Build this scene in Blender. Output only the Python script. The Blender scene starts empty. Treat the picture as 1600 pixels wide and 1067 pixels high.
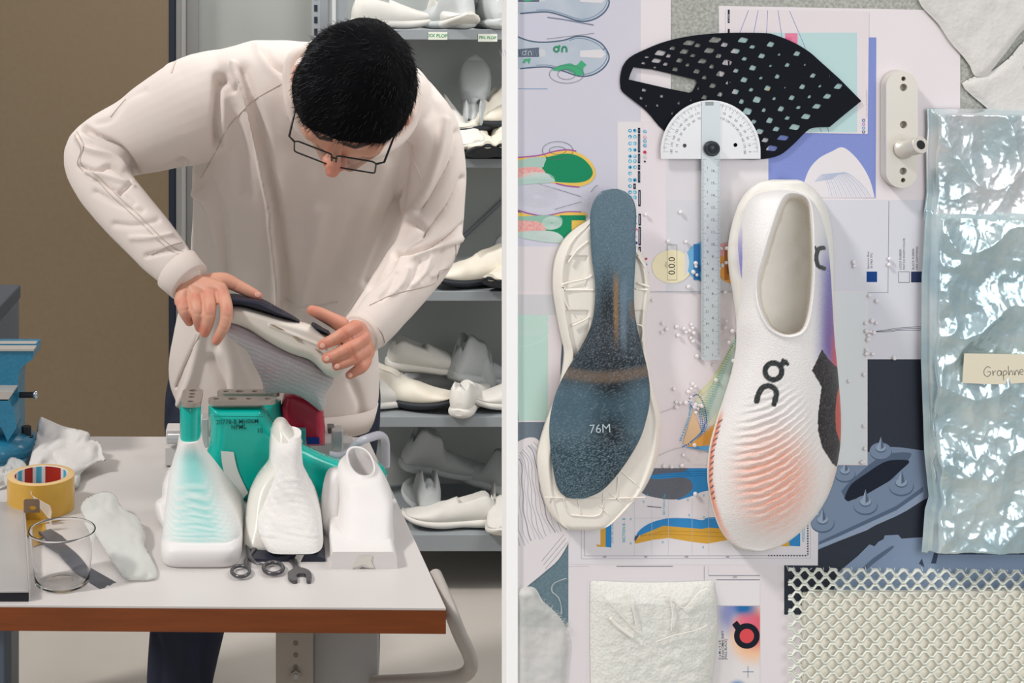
import bpy, bmesh, math, random
import numpy as np
from mathutils import Vector, Matrix, noise as mnoise
from mathutils.geometry import tessellate_polygon
from mathutils.bvhtree import BVHTree
random.seed(7)
SC = bpy.context.scene
COL = SC.collection
PI = math.pi
FPX, PX0, PY0, CAMZ = 2200.0, 430.0, 20.0, 1.68
YB = 1.15                       # distance of the display partition's face
def P(px, py, Y):               # the point seen at a pixel at distance Y
    return Vector(((px-PX0)/FPX*Y, Y, CAMZ-(py-PY0)/FPX*Y))
def PZ(px, py, z):              # the point seen at a pixel lying at height z
    Y = (CAMZ-z)*FPX/(py-PY0)
    return Vector(((px-PX0)/FPX*Y, Y, z))
def B(px, py, h=0.0):           # a point on the partition, h mm in front of its face
    p = P(px, py, YB); p.y -= h*.001
    return p
TABLE = .75
def T(px, py, h=0.0):           # a point on the table top, h metres above it
    p = PZ(px, py, TABLE); p.z += h
    return p
def lin(c):
    c = c/255.0
    return c/12.92 if c <= .04045 else ((c+.055)/1.055)**2.4
def L3(rgb): return (lin(rgb[0]), lin(rgb[1]), lin(rgb[2]), 1.0)

# ---------------------------------------------------------------- materials
def mat(name, rgb, rough=.6, metal=0.0, bump=None, vary=None, alpha=1.0, trans=0.0, ior=1.45,
        attr=False, sss=0.0, sheen=0.0, coat=0.0, spec=.5, translucent=0.0, aniso=None):
    m = bpy.data.materials.new(name); m.use_nodes = True
    nt = m.node_tree; b = nt.nodes['Principled BSDF']
    b.inputs['Base Color'].default_value = L3(rgb)
    b.inputs['Roughness'].default_value = rough
    b.inputs['Metallic'].default_value = metal
    b.inputs['IOR'].default_value = ior
    b.inputs['Alpha'].default_value = alpha
    b.inputs['Transmission Weight'].default_value = trans
    b.inputs['Subsurface Weight'].default_value = sss
    if sss: b.inputs['Subsurface Radius'].default_value = (.012, .005, .003)
    b.inputs['Sheen Weight'].default_value = sheen
    b.inputs['Coat Weight'].default_value = coat
    b.inputs['Specular IOR Level'].default_value = spec
    N = nt.nodes.new; Lk = nt.links.new
    tc = N('ShaderNodeTexCoord')
    src = None
    if attr:
        a = N('ShaderNodeAttribute'); a.attribute_name = 'Col'; src = a.outputs['Color']
    if vary:                                    # (scale, amount 0..1, second colour, optional stretch xyz, optional contrast)
        sc, am, c2 = vary[:3]
        mp = N('ShaderNodeMapping'); Lk(tc.outputs['Object'], mp.inputs[0])
        if len(vary) > 3 and vary[3]: mp.inputs['Scale'].default_value = vary[3]
        n = N('ShaderNodeTexNoise'); n.inputs['Scale'].default_value = sc; n.inputs['Detail'].default_value = 6
        Lk(mp.outputs[0], n.inputs['Vector'])
        r = N('ShaderNodeMapRange'); k = vary[4] if len(vary) > 4 else .15
        r.inputs['From Min'].default_value = .5-k; r.inputs['From Max'].default_value = .5+k
        r.inputs['To Max'].default_value = am
        Lk(n.outputs['Fac'], r.inputs['Value'])
        mx = N('ShaderNodeMix'); mx.data_type = 'RGBA'
        Lk(r.outputs[0], mx.inputs['Factor'])
        mx.inputs['A'].default_value = L3(rgb); mx.inputs['B'].default_value = L3(c2)
        if src: Lk(src, mx.inputs['A'])
        src = mx.outputs['Result']
    if src: Lk(src, b.inputs['Base Color'])
    if bump:                                    # (scale, strength, optional distance, optional kind)
        kind = bump[3] if len(bump) > 3 else 'noise'
        if kind == 'noise':
            n = N('ShaderNodeTexNoise'); n.inputs['Detail'].default_value = 5; o = n.outputs['Fac']
        elif kind == 'wave':
            n = N('ShaderNodeTexWave'); n.bands_direction = 'Z'; n.inputs['Distortion'].default_value = 1.5; o = n.outputs['Fac']
        else:
            n = N('ShaderNodeTexVoronoi'); o = n.outputs['Distance']
        n.inputs['Scale'].default_value = bump[0]
        Lk(tc.outputs['Object'], n.inputs['Vector'])
        bp = N('ShaderNodeBump'); bp.inputs['Strength'].default_value = bump[1]
        bp.inputs['Distance'].default_value = bump[2] if len(bump) > 2 else .002
        Lk(o, bp.inputs['Height']); Lk(bp.outputs[0], b.inputs['Normal'])
    if translucent:
        tr = N('ShaderNodeBsdfTranslucent'); ms = N('ShaderNodeMixShader'); ms.inputs[0].default_value = translucent
        tr.inputs[0].default_value = L3(rgb)
        out = nt.nodes['Material Output']
        Lk(b.outputs[0], ms.inputs[1]); Lk(tr.outputs[0], ms.inputs[2]); Lk(ms.outputs[0], out.inputs[0])
    return m
_mc = {}
def flat(rgb, rough=.75):                       # a plain printed ink or paper
    k = (tuple(rgb), rough)
    if k not in _mc: _mc[k] = mat('ink_%d_%d_%d' % tuple(rgb), rgb, rough, spec=.2)
    return _mc[k]

# ---------------------------------------------------------------- objects
def tag(o, label=None, cat=None, group=None, kind=None):
    if label: o['label'] = label
    if cat: o['category'] = cat
    if group: o['group'] = group
    if kind: o['kind'] = kind
    return o
def empty(name, loc, label=None, cat=None, group=None):
    o = bpy.data.objects.new(name, None); COL.objects.link(o); o.location = loc
    o.empty_display_size = .02
    return tag(o, label, cat, group)
def wloc(o):
    v = Vector((0, 0, 0))
    while o: v += o.location; o = o.parent
    return v
def link(name, me, parent=None, origin=None):   # the mesh is in world coordinates
    o = bpy.data.objects.new(name, me); COL.objects.link(o)
    if parent is not None:
        o.parent = parent; w = wloc(parent)
        me.transform(Matrix.Translation(-w))
    else:
        if origin is None:
            n = len(me.vertices); a = np.empty(n*3); me.vertices.foreach_get('co', a); a = a.reshape(-1, 3)
            c = (a.min(0)+a.max(0))/2; origin = Vector((c[0], c[1], a[:, 2].min()))
        me.transform(Matrix.Translation(-Vector(origin))); o.location = origin
    return o

class MB:
    def __init__(s): s.v = []; s.f = []; s.m = []; s.mats = []; s.sm = []; s.col = []
    def mi(s, m):
        if m not in s.mats: s.mats.append(m)
        return s.mats.index(m)
    def add(s, vs, fs, m, smooth=False):
        b = len(s.v); k = s.mi(m)
        s.v += [tuple(v) for v in vs]
        for f in fs: s.f.append(tuple(i+b for i in f)); s.m.append(k); s.sm.append(smooth)
        return s
    def box(s, a, c, m, rz=0, taper=0):
        a = Vector(a); c = Vector(c); ce = (a+c)/2; d = (c-a)/2
        vs = []
        for z in (-1, 1):
            t = 1-taper*(z > 0)
            for x, y in ((-1, -1), (1, -1), (1, 1), (-1, 1)):
                v = Vector((x*d.x*t, y*d.y*t, z*d.z))
                if rz: v.rotate(Matrix.Rotation(rz, 3, 'Z'))
                vs.append(ce+v)
        return s.add(vs, [(3,2,1,0),(4,5,6,7),(0,1,5,4),(1,2,6,5),(2,3,7,6),(3,0,4,7)], m)
    def grid(s, rows, m, smooth=True, closed=False):
        n = len(rows[0]); vs = [p for r in rows for p in r]; fs = []
        for i in range(len(rows)-1):
            for j in range(n if closed else n-1):
                k = (j+1) % n
                fs.append((i*n+j, i*n+k, (i+1)*n+k, (i+1)*n+j))
        return s.add(vs, fs, m, smooth)
    def loft(s, rings, m, smooth=True, cap=True):
        n = len(rings[0]); s.grid(rings, m, smooth, True)
        if cap:
            s.add(rings[0], [tuple(range(n))[::-1]], m); s.add(rings[-1], [tuple(range(n))], m)
        return s
    def tube(s, pts, r, m, n=10, cap=True, smooth=True, flat_k=1.0, up=None):
        pts = [Vector(p) for p in pts]; N_ = len(pts)
        rs = r if hasattr(r, '__len__') else [r]*N_
        rings = []; u = None
        for i, p in enumerate(pts):
            t = (pts[min(i+1, N_-1)]-pts[max(i-1, 0)]).normalized()
            if u is None:
                ref = Vector(up) if up is not None else (Vector((0, 0, 1)) if abs(t.z) < .9 else Vector((1, 0, 0)))
                u = (ref-t*ref.dot(t)).normalized()
            else:
                u = (u-t*u.dot(t)).normalized()
            w = t.cross(u)
            rings.append([p+(u*math.cos(a)*flat_k+w*math.sin(a))*rs[i] for a in [2*PI*k/n for k in range(n)]])
        return s.loft(rings, m, smooth, cap)
    def cyl(s, a, b, r, m, n=24, r2=None): return s.tube([a, b], [r, r if r2 is None else r2], m, n, True, False)
    def ball(s, c, r, m, nu=20, nv=12, sc=(1,1,1), rot=None):
        rows = []
        for j in range(nv+1):
            th = PI*j/nv; rr = []
            for i in range(nu):
                ph = 2*PI*i/nu
                v = Vector((math.sin(th)*math.cos(ph)*sc[0], math.sin(th)*math.sin(ph)*sc[1], math.cos(th)*sc[2]))*r
                if rot is not None: v = rot @ v
                rr.append(Vector(c)+v)
            rows.append(rr)
        return s.grid(rows[::-1], m, True, True)
    def lathe(s, prof, c, m, n=48, smooth=True, axis=None):   # prof: (radius, height) pairs
        rows = []
        for r, z in prof:
            row = []
            for i in range(n):
                a = 2*PI*i/n; v = Vector((r*math.cos(a), r*math.sin(a), z))
                if axis is not None: v = axis @ v
                row.append(Vector(c)+v)
            rows.append(row)
        return s.grid(rows, m, smooth, True)
    def poly(s, loops, fn, m, h0=0.0, h1=None):
        """2-D loops (outline then holes) mapped through fn(u, v, h); flat at h1, with walls down to h0."""
        loops = [list(l) for l in (loops if isinstance(loops[0][0], (list, tuple)) else [loops])]
        tri = tessellate_polygon([[Vector((p[0], p[1], 0)) for p in l] for l in loops])
        flatp = [p for l in loops for p in l]
        top = h0 if h1 is None else h1
        vs = [fn(p[0], p[1], top) for p in flatp]
        s.add(vs, [tuple(t) for t in tri], m)
        if h1 is not None:
            b = 0
            for l in loops:
                n = len(l)
                vs = [fn(p[0], p[1], h0) for p in l]+[fn(p[0], p[1], h1) for p in l]
                s.add(vs, [(i, (i+1) % n, n+(i+1) % n, n+i) for i in range(n)], m)
        return s
    def line(s, pts, w, fn, m, h):               # a drawn line w units wide
        for a, b in zip(pts[:-1], pts[1:]):
            d = Vector((b[0]-a[0], b[1]-a[1])); 
            if d.length == 0: continue
            n = Vector((-d.y, d.x)).normalized()*w/2
            q = [(a[0]+n.x, a[1]+n.y), (b[0]+n.x, b[1]+n.y), (b[0]-n.x, b[1]-n.y), (a[0]-n.x, a[1]-n.y)]
            s.add([fn(x, y, h) for x, y in q], [(0, 1, 2, 3)], m)
        return s
    def text(s, txt, size, at, ang, fn, m, h, depth=None, center=False, bold=0.0):
        vs, fs = text_mesh(txt, center, bold)
        c, n = math.cos(ang), -math.sin(ang)
        q = []
        for x, y in vs:
            x *= size; y *= size
            q.append(fn(at[0]+x*c+y*n, at[1]+x*n-y*c, h))
        return s.add(q, fs, m)
    def build(s, name, parent=None, origin=None, bevel=0, subd=0, solid=0, smooth=None, color=None, merge=False):
        me = bpy.data.meshes.new(name)
        me.from_pydata(s.v, [], s.f)
        for m in s.mats: me.materials.append(m)
        me.polygons.foreach_set('material_index', s.m)
        me.polygons.foreach_set('use_smooth', [bool(x) if smooth is None else smooth for x in s.sm])
        if color is not None:
            at = me.color_attributes.new('Col', 'FLOAT_COLOR', 'POINT')
            at.data.foreach_set('color', np.asarray(color, dtype=np.float32).ravel())
        if merge:
            bm = bmesh.new(); bm.from_mesh(me); bmesh.ops.remove_doubles(bm, verts=bm.verts, dist=merge if merge is not True else 1e-5)
            bmesh.ops.recalc_face_normals(bm, faces=bm.faces); bm.to_mesh(me); bm.free()
        me.validate(); me.update()
        o = link(name, me, parent, origin)
        if solid:
            md = o.modifiers.new('s', 'SOLIDIFY'); md.thickness = solid; md.offset = 0
        if bevel:
            md = o.modifiers.new('b', 'BEVEL'); md.width = bevel; md.segments = 2; md.limit_method = 'ANGLE'; md.angle_limit = .6
        if subd:
            md = o.modifiers.new('d', 'SUBSURF'); md.levels = subd; md.render_levels = subd
        return o

_tc = {}
def text_mesh(txt, center, bold):
    k = (txt, center, bold)
    if k in _tc: return _tc[k]
    cu = bpy.data.curves.new('t', 'FONT'); cu.body = txt; cu.size = 1.0; cu.resolution_u = 4; cu.offset = bold
    if center: cu.align_x = 'CENTER'; cu.align_y = 'CENTER'
    o = bpy.data.objects.new('t', cu); COL.objects.link(o)
    bpy.context.view_layer.update()
    dg = bpy.context.evaluated_depsgraph_get()
    me = bpy.data.meshes.new_from_object(o.evaluated_get(dg))
    vs = [(v.co.x, v.co.y) for v in me.vertices]; fs = [tuple(p.vertices) for p in me.polygons]
    bpy.data.objects.remove(o); bpy.data.curves.remove(cu); bpy.data.meshes.remove(me)
    _tc[k] = (vs, fs)
    return _tc[k]

def catmull(pts, k=6, closed=False):
    pts = [tuple(p) for p in pts]; n = len(pts); out = []
    rng = range(n if closed else n-1)
    for i in rng:
        if closed: p0, p1, p2, p3 = pts[(i-1) % n], pts[i], pts[(i+1) % n], pts[(i+2) % n]
        else: p0, p1, p2, p3 = pts[max(i-1, 0)], pts[i], pts[i+1], pts[min(i+2, n-1)]
        for j in range(k):
            t = j/k
            out.append(tuple(.5*((2*b)+(-a+c)*t+(2*a-5*b+4*c-d)*t*t+(-a+3*b-3*c+d)*t**3) for a, b, c, d in zip(p0, p1, p2, p3)))
    if not closed: out.append(pts[-1])
    return out
def interp(tab, y):
    """rows of (key, a, b, ...) -> the interpolated tuple at key y (smooth)."""
    if y <= tab[0][0]: return tab[0][1:]
    if y >= tab[-1][0]: return tab[-1][1:]
    for a, b in zip(tab[:-1], tab[1:]):
        if y <= b[0]:
            t = (y-a[0])/(b[0]-a[0])
            return tuple(p+(q-p)*t for p, q in zip(a[1:], b[1:]))
def circle(cx, cy, r, n=32, ry=None, a0=0, a1=2*PI):
    ry = r if ry is None else ry
    full = abs(a1-a0-2*PI) < 1e-6
    return [(cx+r*math.cos(a0+(a1-a0)*i/(n if full else n-1)), cy+ry*math.sin(a0+(a1-a0)*i/(n if full else n-1))) for i in range(n)]
def sm(a, b, x):
    t = np.clip((x-a)/(b-a), 0, 1); return t*t*(3-2*t)
def nz(x, y=0., z=0.): return mnoise.noise(Vector((x, y, z)))
def seg_dist(X, Y, pts):                        # distance of arrays of points to a polyline
    d = np.full(X.shape, 1e9)
    for (ax, ay), (bx, by) in zip(pts[:-1], pts[1:]):
        vx, vy = bx-ax, by-ay; q = vx*vx+vy*vy+1e-12
        t = np.clip(((X-ax)*vx+(Y-ay)*vy)/q, 0, 1)
        d = np.minimum(d, np.hypot(X-ax-t*vx, Y-ay-t*vy))
    return d
def inside(X, Y, poly):
    r = np.zeros(X.shape, bool); n = len(poly)
    for i in range(n):
        x0, y0 = poly[i]; x1, y1 = poly[(i+1) % n]
        c = ((y0 > Y) != (y1 > Y)) & (X < (x1-x0)*(Y-y0)/((y1-y0) or 1e-9)+x0)
        r ^= c
    return r
def remesh(obj, voxel, smooth=0, keep=True):    # fuse overlapping shapes into one continuous surface
    m = obj.modifiers.new('r', 'REMESH'); m.mode = 'VOXEL'; m.voxel_size = voxel; m.use_smooth_shade = True
    if smooth:
        s = obj.modifiers.new('s', 'SMOOTH'); s.factor = .5; s.iterations = smooth
    bpy.context.view_layer.update()
    dg = bpy.context.evaluated_depsgraph_get()
    me = bpy.data.meshes.new_from_object(obj.evaluated_get(dg))
    mats = list(obj.data.materials)
    obj.modifiers.clear(); old = obj.data; obj.data = me; bpy.data.meshes.remove(old)
    me.materials.clear()
    for x in mats: me.materials.append(x)
    me.polygons.foreach_set('use_smooth', [True]*len(me.polygons))
    return obj
def bake(obj):
    bpy.context.view_layer.update()
    dg = bpy.context.evaluated_depsgraph_get()
    me = bpy.data.meshes.new_from_object(obj.evaluated_get(dg))
    obj.modifiers.clear(); obj.data = me
    return obj
def coords(me):
    n = len(me.vertices); a = np.empty(n*3); me.vertices.foreach_get('co', a); return a.reshape(-1, 3)
def setco(me, a): me.vertices.foreach_set('co', a.ravel()); me.update()
def normals(me):
    n = len(me.vertices); a = np.empty(n*3); me.vertices.foreach_get('normal', a); return a.reshape(-1, 3)
def copy_tree(o, parent=None):
    c = o.copy(); COL.objects.link(c); c.parent = parent
    for ch in list(o.children): copy_tree(ch, c)
    return c

# ---------------------------------------------------------------- camera, light, world
cam = bpy.data.cameras.new('camera'); co = bpy.data.objects.new('camera', cam); COL.objects.link(co)
co.location = (0, 0, CAMZ); co.rotation_euler = (PI/2, 0, 0)
cam.sensor_fit = 'HORIZONTAL'; cam.sensor_width = 36; cam.lens = FPX/1600*36
cam.shift_x = (800-PX0)/1600; cam.shift_y = -(533.5-PY0)/1600; cam.clip_start = .05
SC.camera = co
SC.view_settings.view_transform = 'Standard'; SC.view_settings.look = 'None'
SC.view_settings.gamma = 1; SC.view_settings.use_curve_mapping = False
SC.view_settings.exposure = 0.0
w = bpy.data.worlds.new('world'); SC.world = w; w.use_nodes = True
nt = w.node_tree; bg = nt.nodes['Background']
tc = nt.nodes.new('ShaderNodeTexCoord'); sx = nt.nodes.new('ShaderNodeSeparateXYZ'); nt.links.new(tc.outputs['Generated'], sx.inputs[0])
cr = nt.nodes.new('ShaderNodeValToRGB'); ad = nt.nodes.new('ShaderNodeMapRange')
ad.inputs['From Min'].default_value = -1; nt.links.new(sx.outputs['Z'], ad.inputs['Value'])
nt.links.new(ad.outputs[0], cr.inputs[0]); nt.links.new(cr.outputs[0], bg.inputs[0])
e = cr.color_ramp.elements; e[0].position = .0; e[0].color = (.42, .42, .41, 1); e[1].position = 1; e[1].color = (1.0, .97, .96, 1)
x = e.new(.5); x.color = (.62, .64, .65, 1)
bg.inputs[1].default_value = .56
def lamp(kind, name, loc, target, energy, color=(1, 1, 1), **kw):
    l = bpy.data.lights.new(name, kind); l.energy = energy; l.color = color
    for k, v in kw.items(): setattr(l, k, v)
    o = bpy.data.objects.new(name, l); COL.objects.link(o); o.location = loc
    o.rotation_euler = (Vector(target)-Vector(loc)).to_track_quat('-Z', 'Y').to_euler()
    return o
lamp('SUN', 'window_sunlight', (-3.1, -1.6+2.6, 4.6), (0, 2.6, 1.0), 1.95, (1.0, .955, .915), angle=math.radians(7))
lamp('AREA', 'board_fill_light', (.85, -.45, 1.95), (.42, 1.15, 1.35), 12, (.98, .99, 1.0), size=1.1)  # added soft fill, unseen, that brightens the board
lamp('AREA', 'shelf_fill_light', (1.7, 2.7, 2.6), (.9, 4.45, .8), 30, (1, .98, .96), size=1.2)  # unseen fill light behind the partition, added to brighten the shelves
lamp('AREA', 'floor_fill_light', (-.1, 3.9, 2.9), (.2, 3.85, 0), 14, (1, .98, .96), size=1.2)  # overhead fill light, added to brighten the floor behind the bench
# ================================================================ the room
m_floor = mat('polished_concrete_floor', (192, 186, 178), .5, vary=(1.6, .8, (166, 160, 152), None, .2), bump=(40, .05))
m_wall = mat('grey_painted_wall', (176, 178, 174), .8, vary=(3, .3, (142, 144, 142)))
m_door = mat('brown_door_laminate', (120, 104, 82), .45, vary=(60, .3, (128, 112, 88)), bump=(500, .05))
m_darkstrip = mat('dark_navy_seal', (28, 36, 52), .5)
m_frame = mat('grey_door_frame', (150, 149, 146), .5)
m_shelf = mat('grey_painted_steel', (146, 152, 156), .45)
m_shelf_in = mat('pale_grey_steel_back', (186, 190, 186), .6, vary=(8, .35, (170, 174, 172)))
m_white_trim = mat('white_partition_trim', (255, 255, 255), .6, spec=.2)
m_conc = mat('speckled_concrete_board', (186, 187, 180), .8, vary=(420, .6, (120, 122, 116), None, .16), bump=(200, .2))

YW = 4.62
f = MB(); f.box((-4, -1.2, -.05), (5, YW+.2, 0), m_floor); tag(f.build('floor'), kind='structure')
f = MB(); f.box((-4, YW, 0), (5, YW+.15, 3.0), m_wall); tag(f.build('wall_back'), kind='structure')
# brown door leaf, its dark seal, grey frame
yd = 4.585
d = MB(); d.box((P(-900, 0, yd).x, yd, .0), (P(264, 0, yd).x, yd+.06, 2.6), m_door)
dr = d.build('door_1'); tag(dr, kind='structure')
s = MB(); s.box((P(264.5, 0, yd).x, yd-.004, 0), (P(273.5, 0, yd).x, yd+.07, 2.6), m_darkstrip); s.build('door_seal', dr)
t = MB()
for a, b, dy in ((274.5, 284, .0), (284, 291, -.02), (291, 309, .012)):
    t.box((P(a, 0, yd).x, yd+dy, 0), (P(b, 0, yd).x, YW, 2.6), m_frame)
tag(t.build('trim_1', bevel=.002), kind='structure')

# ---- steel shelving unit along the back wall
ys0, ys1 = 4.05, 4.50
un = empty('shelving_unit', (1.1, ys0, 0), 'tall grey steel shelving unit full of white shoe samples', 'shelf')
xl_, xr_ = P(524, 0, ys0).x, 2.2
def sz(py): return CAMZ-(py-PY0)/FPX*ys0
SHELF = {}
for k, (pt, pb) in enumerate(((47, 62), (249, 262), (456, 470), (652, 667), (836, 861))):
    zt, zb = sz(pt), sz(pb)
    b = MB(); b.box((xl_, ys0, zb), (xr_, ys1, zt-.001), m_shelf)
    b.box((xl_, ys0-.002, zb), (xr_, ys0+.001, zt+.002), m_shelf)
    b.build('shelf', un, bevel=.0015); SHELF[k] = zt
b = MB(); b.box((xl_, ys1-.004, 0.14), (xr_, ys1, 2.2), m_shelf_in); b.build('back_panel', un)
b = MB(); b.box((P(519, 0, ys0).x, ys0-.004, 0), (P(524.5, 0, ys0).x, ys0+.03, 2.2), mat('bright_steel_edge', (205, 208, 208), .35))
b.box((P(524.5, 0, ys0).x, ys0, 0), (P(543, 0, ys0).x, ys0+.004, 2.2), m_shelf); b.build('post', un)
b = MB(); b.box((xl_, ys1-.04, 0), (xl_+.03, ys1, 2.2), m_shelf); b.build('post', un)
b = MB(); b.box((xr_-.03, ys0, 0), (xr_, ys0+.03, 2.2), m_shelf); b.build('post', un)
b = MB(); b.box((xr_-.03, ys1-.03, 0), (xr_, ys1, 2.2), m_shelf); b.build('post', un)
b = MB(); b.tube([P(640, 448, ys1-.012), P(870, 235, ys1-.012)], .006, m_shelf, 8); b.build('cross_brace', un)
mg = mat('green_pen', (60, 150, 90), .6); ml = mat('cream_shelf_label', (222, 226, 214), .6)
for cx, cy, tx in ((683, 56, 'XX FLOP'), (761, 59, 'FIN. FLOP')):
    b = MB(); fn = lambda u, v, h: P(u, v, ys0-.003-h)
    b.box(fn(cx-14, cy+6, 0), fn(cx+16, cy-6, .0015), ml)
    b.text(tx, 7.5 if len(tx) < 8 else 6.2, (cx+1, cy), -0.03, fn, mg, .0019, center=True, bold=.02)
    b.build('shelf_label', un)
# perforated slotted upright beside the unit
b = MB(); mp = mat('galvanised_post', (166, 172, 176), .4, metal=.3)
b.box((P(487, 0, 4.3).x, 4.3, 0), (P(500, 0, 4.3).x, 4.32, 2.3), mp); b.box((P(500, 0, 4.3).x, 4.3, 0), (P(512, 0, 4.3).x, 4.36, 2.3), m_shelf)
for k in range(60):
    z = .1+k*.036; c = P(493.5, 0, 4.3); b.box((c.x-.005, 4.2985, z), (c.x+.005, 4.3005, z+.02), m_darkstrip)
tag(b.build('slotted_upright'), 'slotted galvanised steel upright standing left of the shelving unit', 'post')

# ================================================================ display partition on the right
f = MB(); f.box((P(808, 0, YB).x, YB, 0), (P(1900, 0, YB).x, YB+.02, P(0, -260, YB).z), m_conc)
wp = f.build('wall_right'); tag(wp, kind='structure')
f = MB(); f.box((P(790.5, 0, YB).x, YB-.0035, 0), (P(808.3, 0, YB).x, YB+.0215, P(0, -260, YB).z), m_white_trim)
tag(f.build('trim_2', bevel=.0005), kind='structure')
# ================================================================ printed sheets pinned on the partition
WHITE_PAPER = (232, 225, 226)
def rect(x0, y0, x1, y1): return [(x0, y0), (x1, y0), (x1, y1), (x0, y1)]
class Sheet(MB):
    def __init__(s, outline, h, paper, thick=.25):
        super().__init__(); s.h = h; s.k = 1
        s.poly(outline, B, flat(paper) if not isinstance(paper, bpy.types.Material) else paper, h-thick, h)
    def ink(s, pts, rgb, dk=0):
        s.k += 1
        m = rgb if isinstance(rgb, bpy.types.Material) else flat(rgb)
        s.poly(pts, B, m, s.h+.02+.004*s.k); return s
    def ln(s, pts, rgb=(70, 72, 84), w=.8):
        s.k += 1; s.line(pts, w, B, flat(rgb), s.h+.02+.004*s.k); return s
    def tx(s, t, size, at, ang=0, rgb=(40, 44, 58), center=False, bold=0.0):
        s.k += 1; s.text(t, size, at, ang, B, flat(rgb), s.h+.02+.004*s.k, center=center, bold=bold); return s
    def ring(s, cx, cy, rx, ry, rgb=(70, 72, 84), w=.7, n=40, a0=0, a1=2*PI):
        p = circle(cx, cy, rx, n, ry, a0, a1)
        if abs(a1-a0-2*PI) < 1e-6: p.append(p[0])
        return s.ln(p, rgb, w)
    def done(s, label, cat='paper', group=None, name='paper_sheet', parent=None):
        o = s.build(name, parent)
        return tag(o, label, cat, group) if parent is None else o
def strokes(o, cx, cy, k, ang, rgb, w):         # the maker's mark: a ring with a tab, beside an arch
    ca, sa = math.cos(ang), math.sin(ang)
    t = lambda x, y: (cx+(x*ca-y*sa)*k, cy+(x*sa+y*ca)*k)
    o.ln([t(*p) for p in circle(-.62, 0, .42, 20)+[(-.2, 0)]], rgb, w)
    o.ln([t(-.3, -.32), t(-.02, -.62)], rgb, w*1.2)
    o.ln([t(*p) for p in [(.3, .5), (.3, 0), (.36, -.25), (.55, -.42), (.8, -.42), (1.0, -.25), (1.05, 0), (1.05, .5)]], rgb, w)

# ---- slate-blue photo sheet, lower left, with a pale fanned knit on it
s = Sheet(rect(808.6, 452, 888, 987), .3, mat('slate_print', (112, 126, 138), .7, vary=(900, .4, (92, 108, 122))))
s.ink(catmull([(808.6, 470), (851, 466), (888, 460), (888, 452)], 2)+[(808.6, 452)], (196, 198, 200))
s.ink([(808, 867), (812, 860), (888, 800), (888, 986), (808.6, 986), (808.6, 880)], mat('teal_print', (94, 118, 130), .7, vary=(400, .5, (120, 142, 148))))
s.done('slate blue printed sheet under the white fan print at lower left')
s = Sheet(catmull([(808.6, 700), (808, 690), (833, 683), (848, 700), (862, 760), (876, 800), (889, 822)], 4)+catmull([(889, 846), (872, 874), (845, 898), (815, 925), (808.6, 955)], 4), .75, (226, 220, 222))
for k in range(24):
    e_ = catmull([(833, 690), (846, 708), (858, 760), (870, 800), (884, 826)], 5)
    p = [(x-k*3.4-(y-700)*.02*k+1.2*math.sin(y*.14+k*1.7), y+k*2.2+2*math.sin(k*1.3)) for x, y in e_]
    p = [q for q in p if q[0] > 809 and q[1] < 915-(q[0]-808)*1.1 and q[0] > 812+(700-q[1])]
    if len(p) > 2: s.ln(p, (184, 184, 192) if k % 3 else (150, 152, 164), .8+.7*(k % 2))
for k in range(3):
    s.ln([(887-j*5-k*3, 846+j*6-k*6) for j in range(8)], (150, 150, 152), .6)
s.done('cut-out print of a white fanned knit pattern at lower left', 'paper', name='cutout_print')

# ---- mint screen print
s = Sheet([(808.6, 455), (884, 455), (876, 560), (874, 659), (808.6, 659)], .55, (226, 216, 220))
s.ink(rect(808.6, 492, 856, 657), (188, 216, 206))
s.ink(rect(808.6, 460, 868, 492), (205, 205, 208))
s.ln(circle(806, 515, 52, 20, 26, -.9, 1.6), (202, 222, 216), 1.2)
for k in range(12): s.ring(826, 500, 40-k*3, 24-k*1.6, (206, 222, 216), .5, 28, -.6, 2.4)
s.ln([(808, 634), (810, 658)], (90, 130, 120), .8)
s.done('sheet with a mint green panel at the left edge above the fan print')

# ---- lilac shoe rendering sheet
lil = mat('lilac_paper', (201, 203, 219), .75, spec=.2, vary=(3.2, .8, (222, 214, 220), (1, 1, 1), .12))
s = Sheet(rect(808.6, -60, 1001, 457), .45, lil)
s.ink(rect(808.6, 385, 880, 457), (222, 216, 218))
body = mat('rendering_body', (176, 188, 202), .7, vary=(30, .6, (206, 210, 220)))
def sole_render(oy, full):
    top = catmull([(808.6, -3), (808, 0), (828, 7), (851, 9), (880, 6), (900, 0), (918, 1), (938, 10), (949, 24), (951, 36), (942, 50), (925, 60), (905, 62), (880, 54), (858, 48), (838, 48), (815, 50), (808.6, 51)], 5)
    T_ = lambda p: [(x, y+oy) for x, y in p]
    s.ink(T_(top), body)
    s.ln(T_(top[4:-4]), (84, 102, 124), 2.2)
    s.ln(T_([(x-3 if x > 905 else x, y+(3 if y < 20 else -3)) for x, y in top[22:-10]]), (132, 150, 172), 1.6)
    s.ink(T_([(808.6, 22), (808, 20), (842, 17), (842, 32), (808, 32), (808.6, 30)]), (96, 108, 124))
    s.ink(T_([(842, 19), (852, 21), (852, 31), (842, 32)]), (206, 208, 212))
    for k in range(16): s.ln(T_([(780+k*4, 20), (783+k*4, 31)]), (150, 158, 172), .5)
    strokes(s, 823, oy+26, 7, 0, (190, 196, 206), 1.1)
    s.ink(T_([(906, 22), (940, 20), (946, 28), (940, 34), (906, 32)]), (222, 218, 222))
    strokes(s, 875, oy+20, 9.5, 0, (62, 150, 112), 3.2)
sole_render(57, True); sole_render(-29, False)
gg = (74, 172, 124)
s.ink(catmull([(862, 110), (872, 103), (890, 99), (900, 102), (908, 94)], 4)+[(916, 101), (911, 106), (911, 117), (899, 118), (893, 112), (884, 108), (873, 111)], gg)
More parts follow.
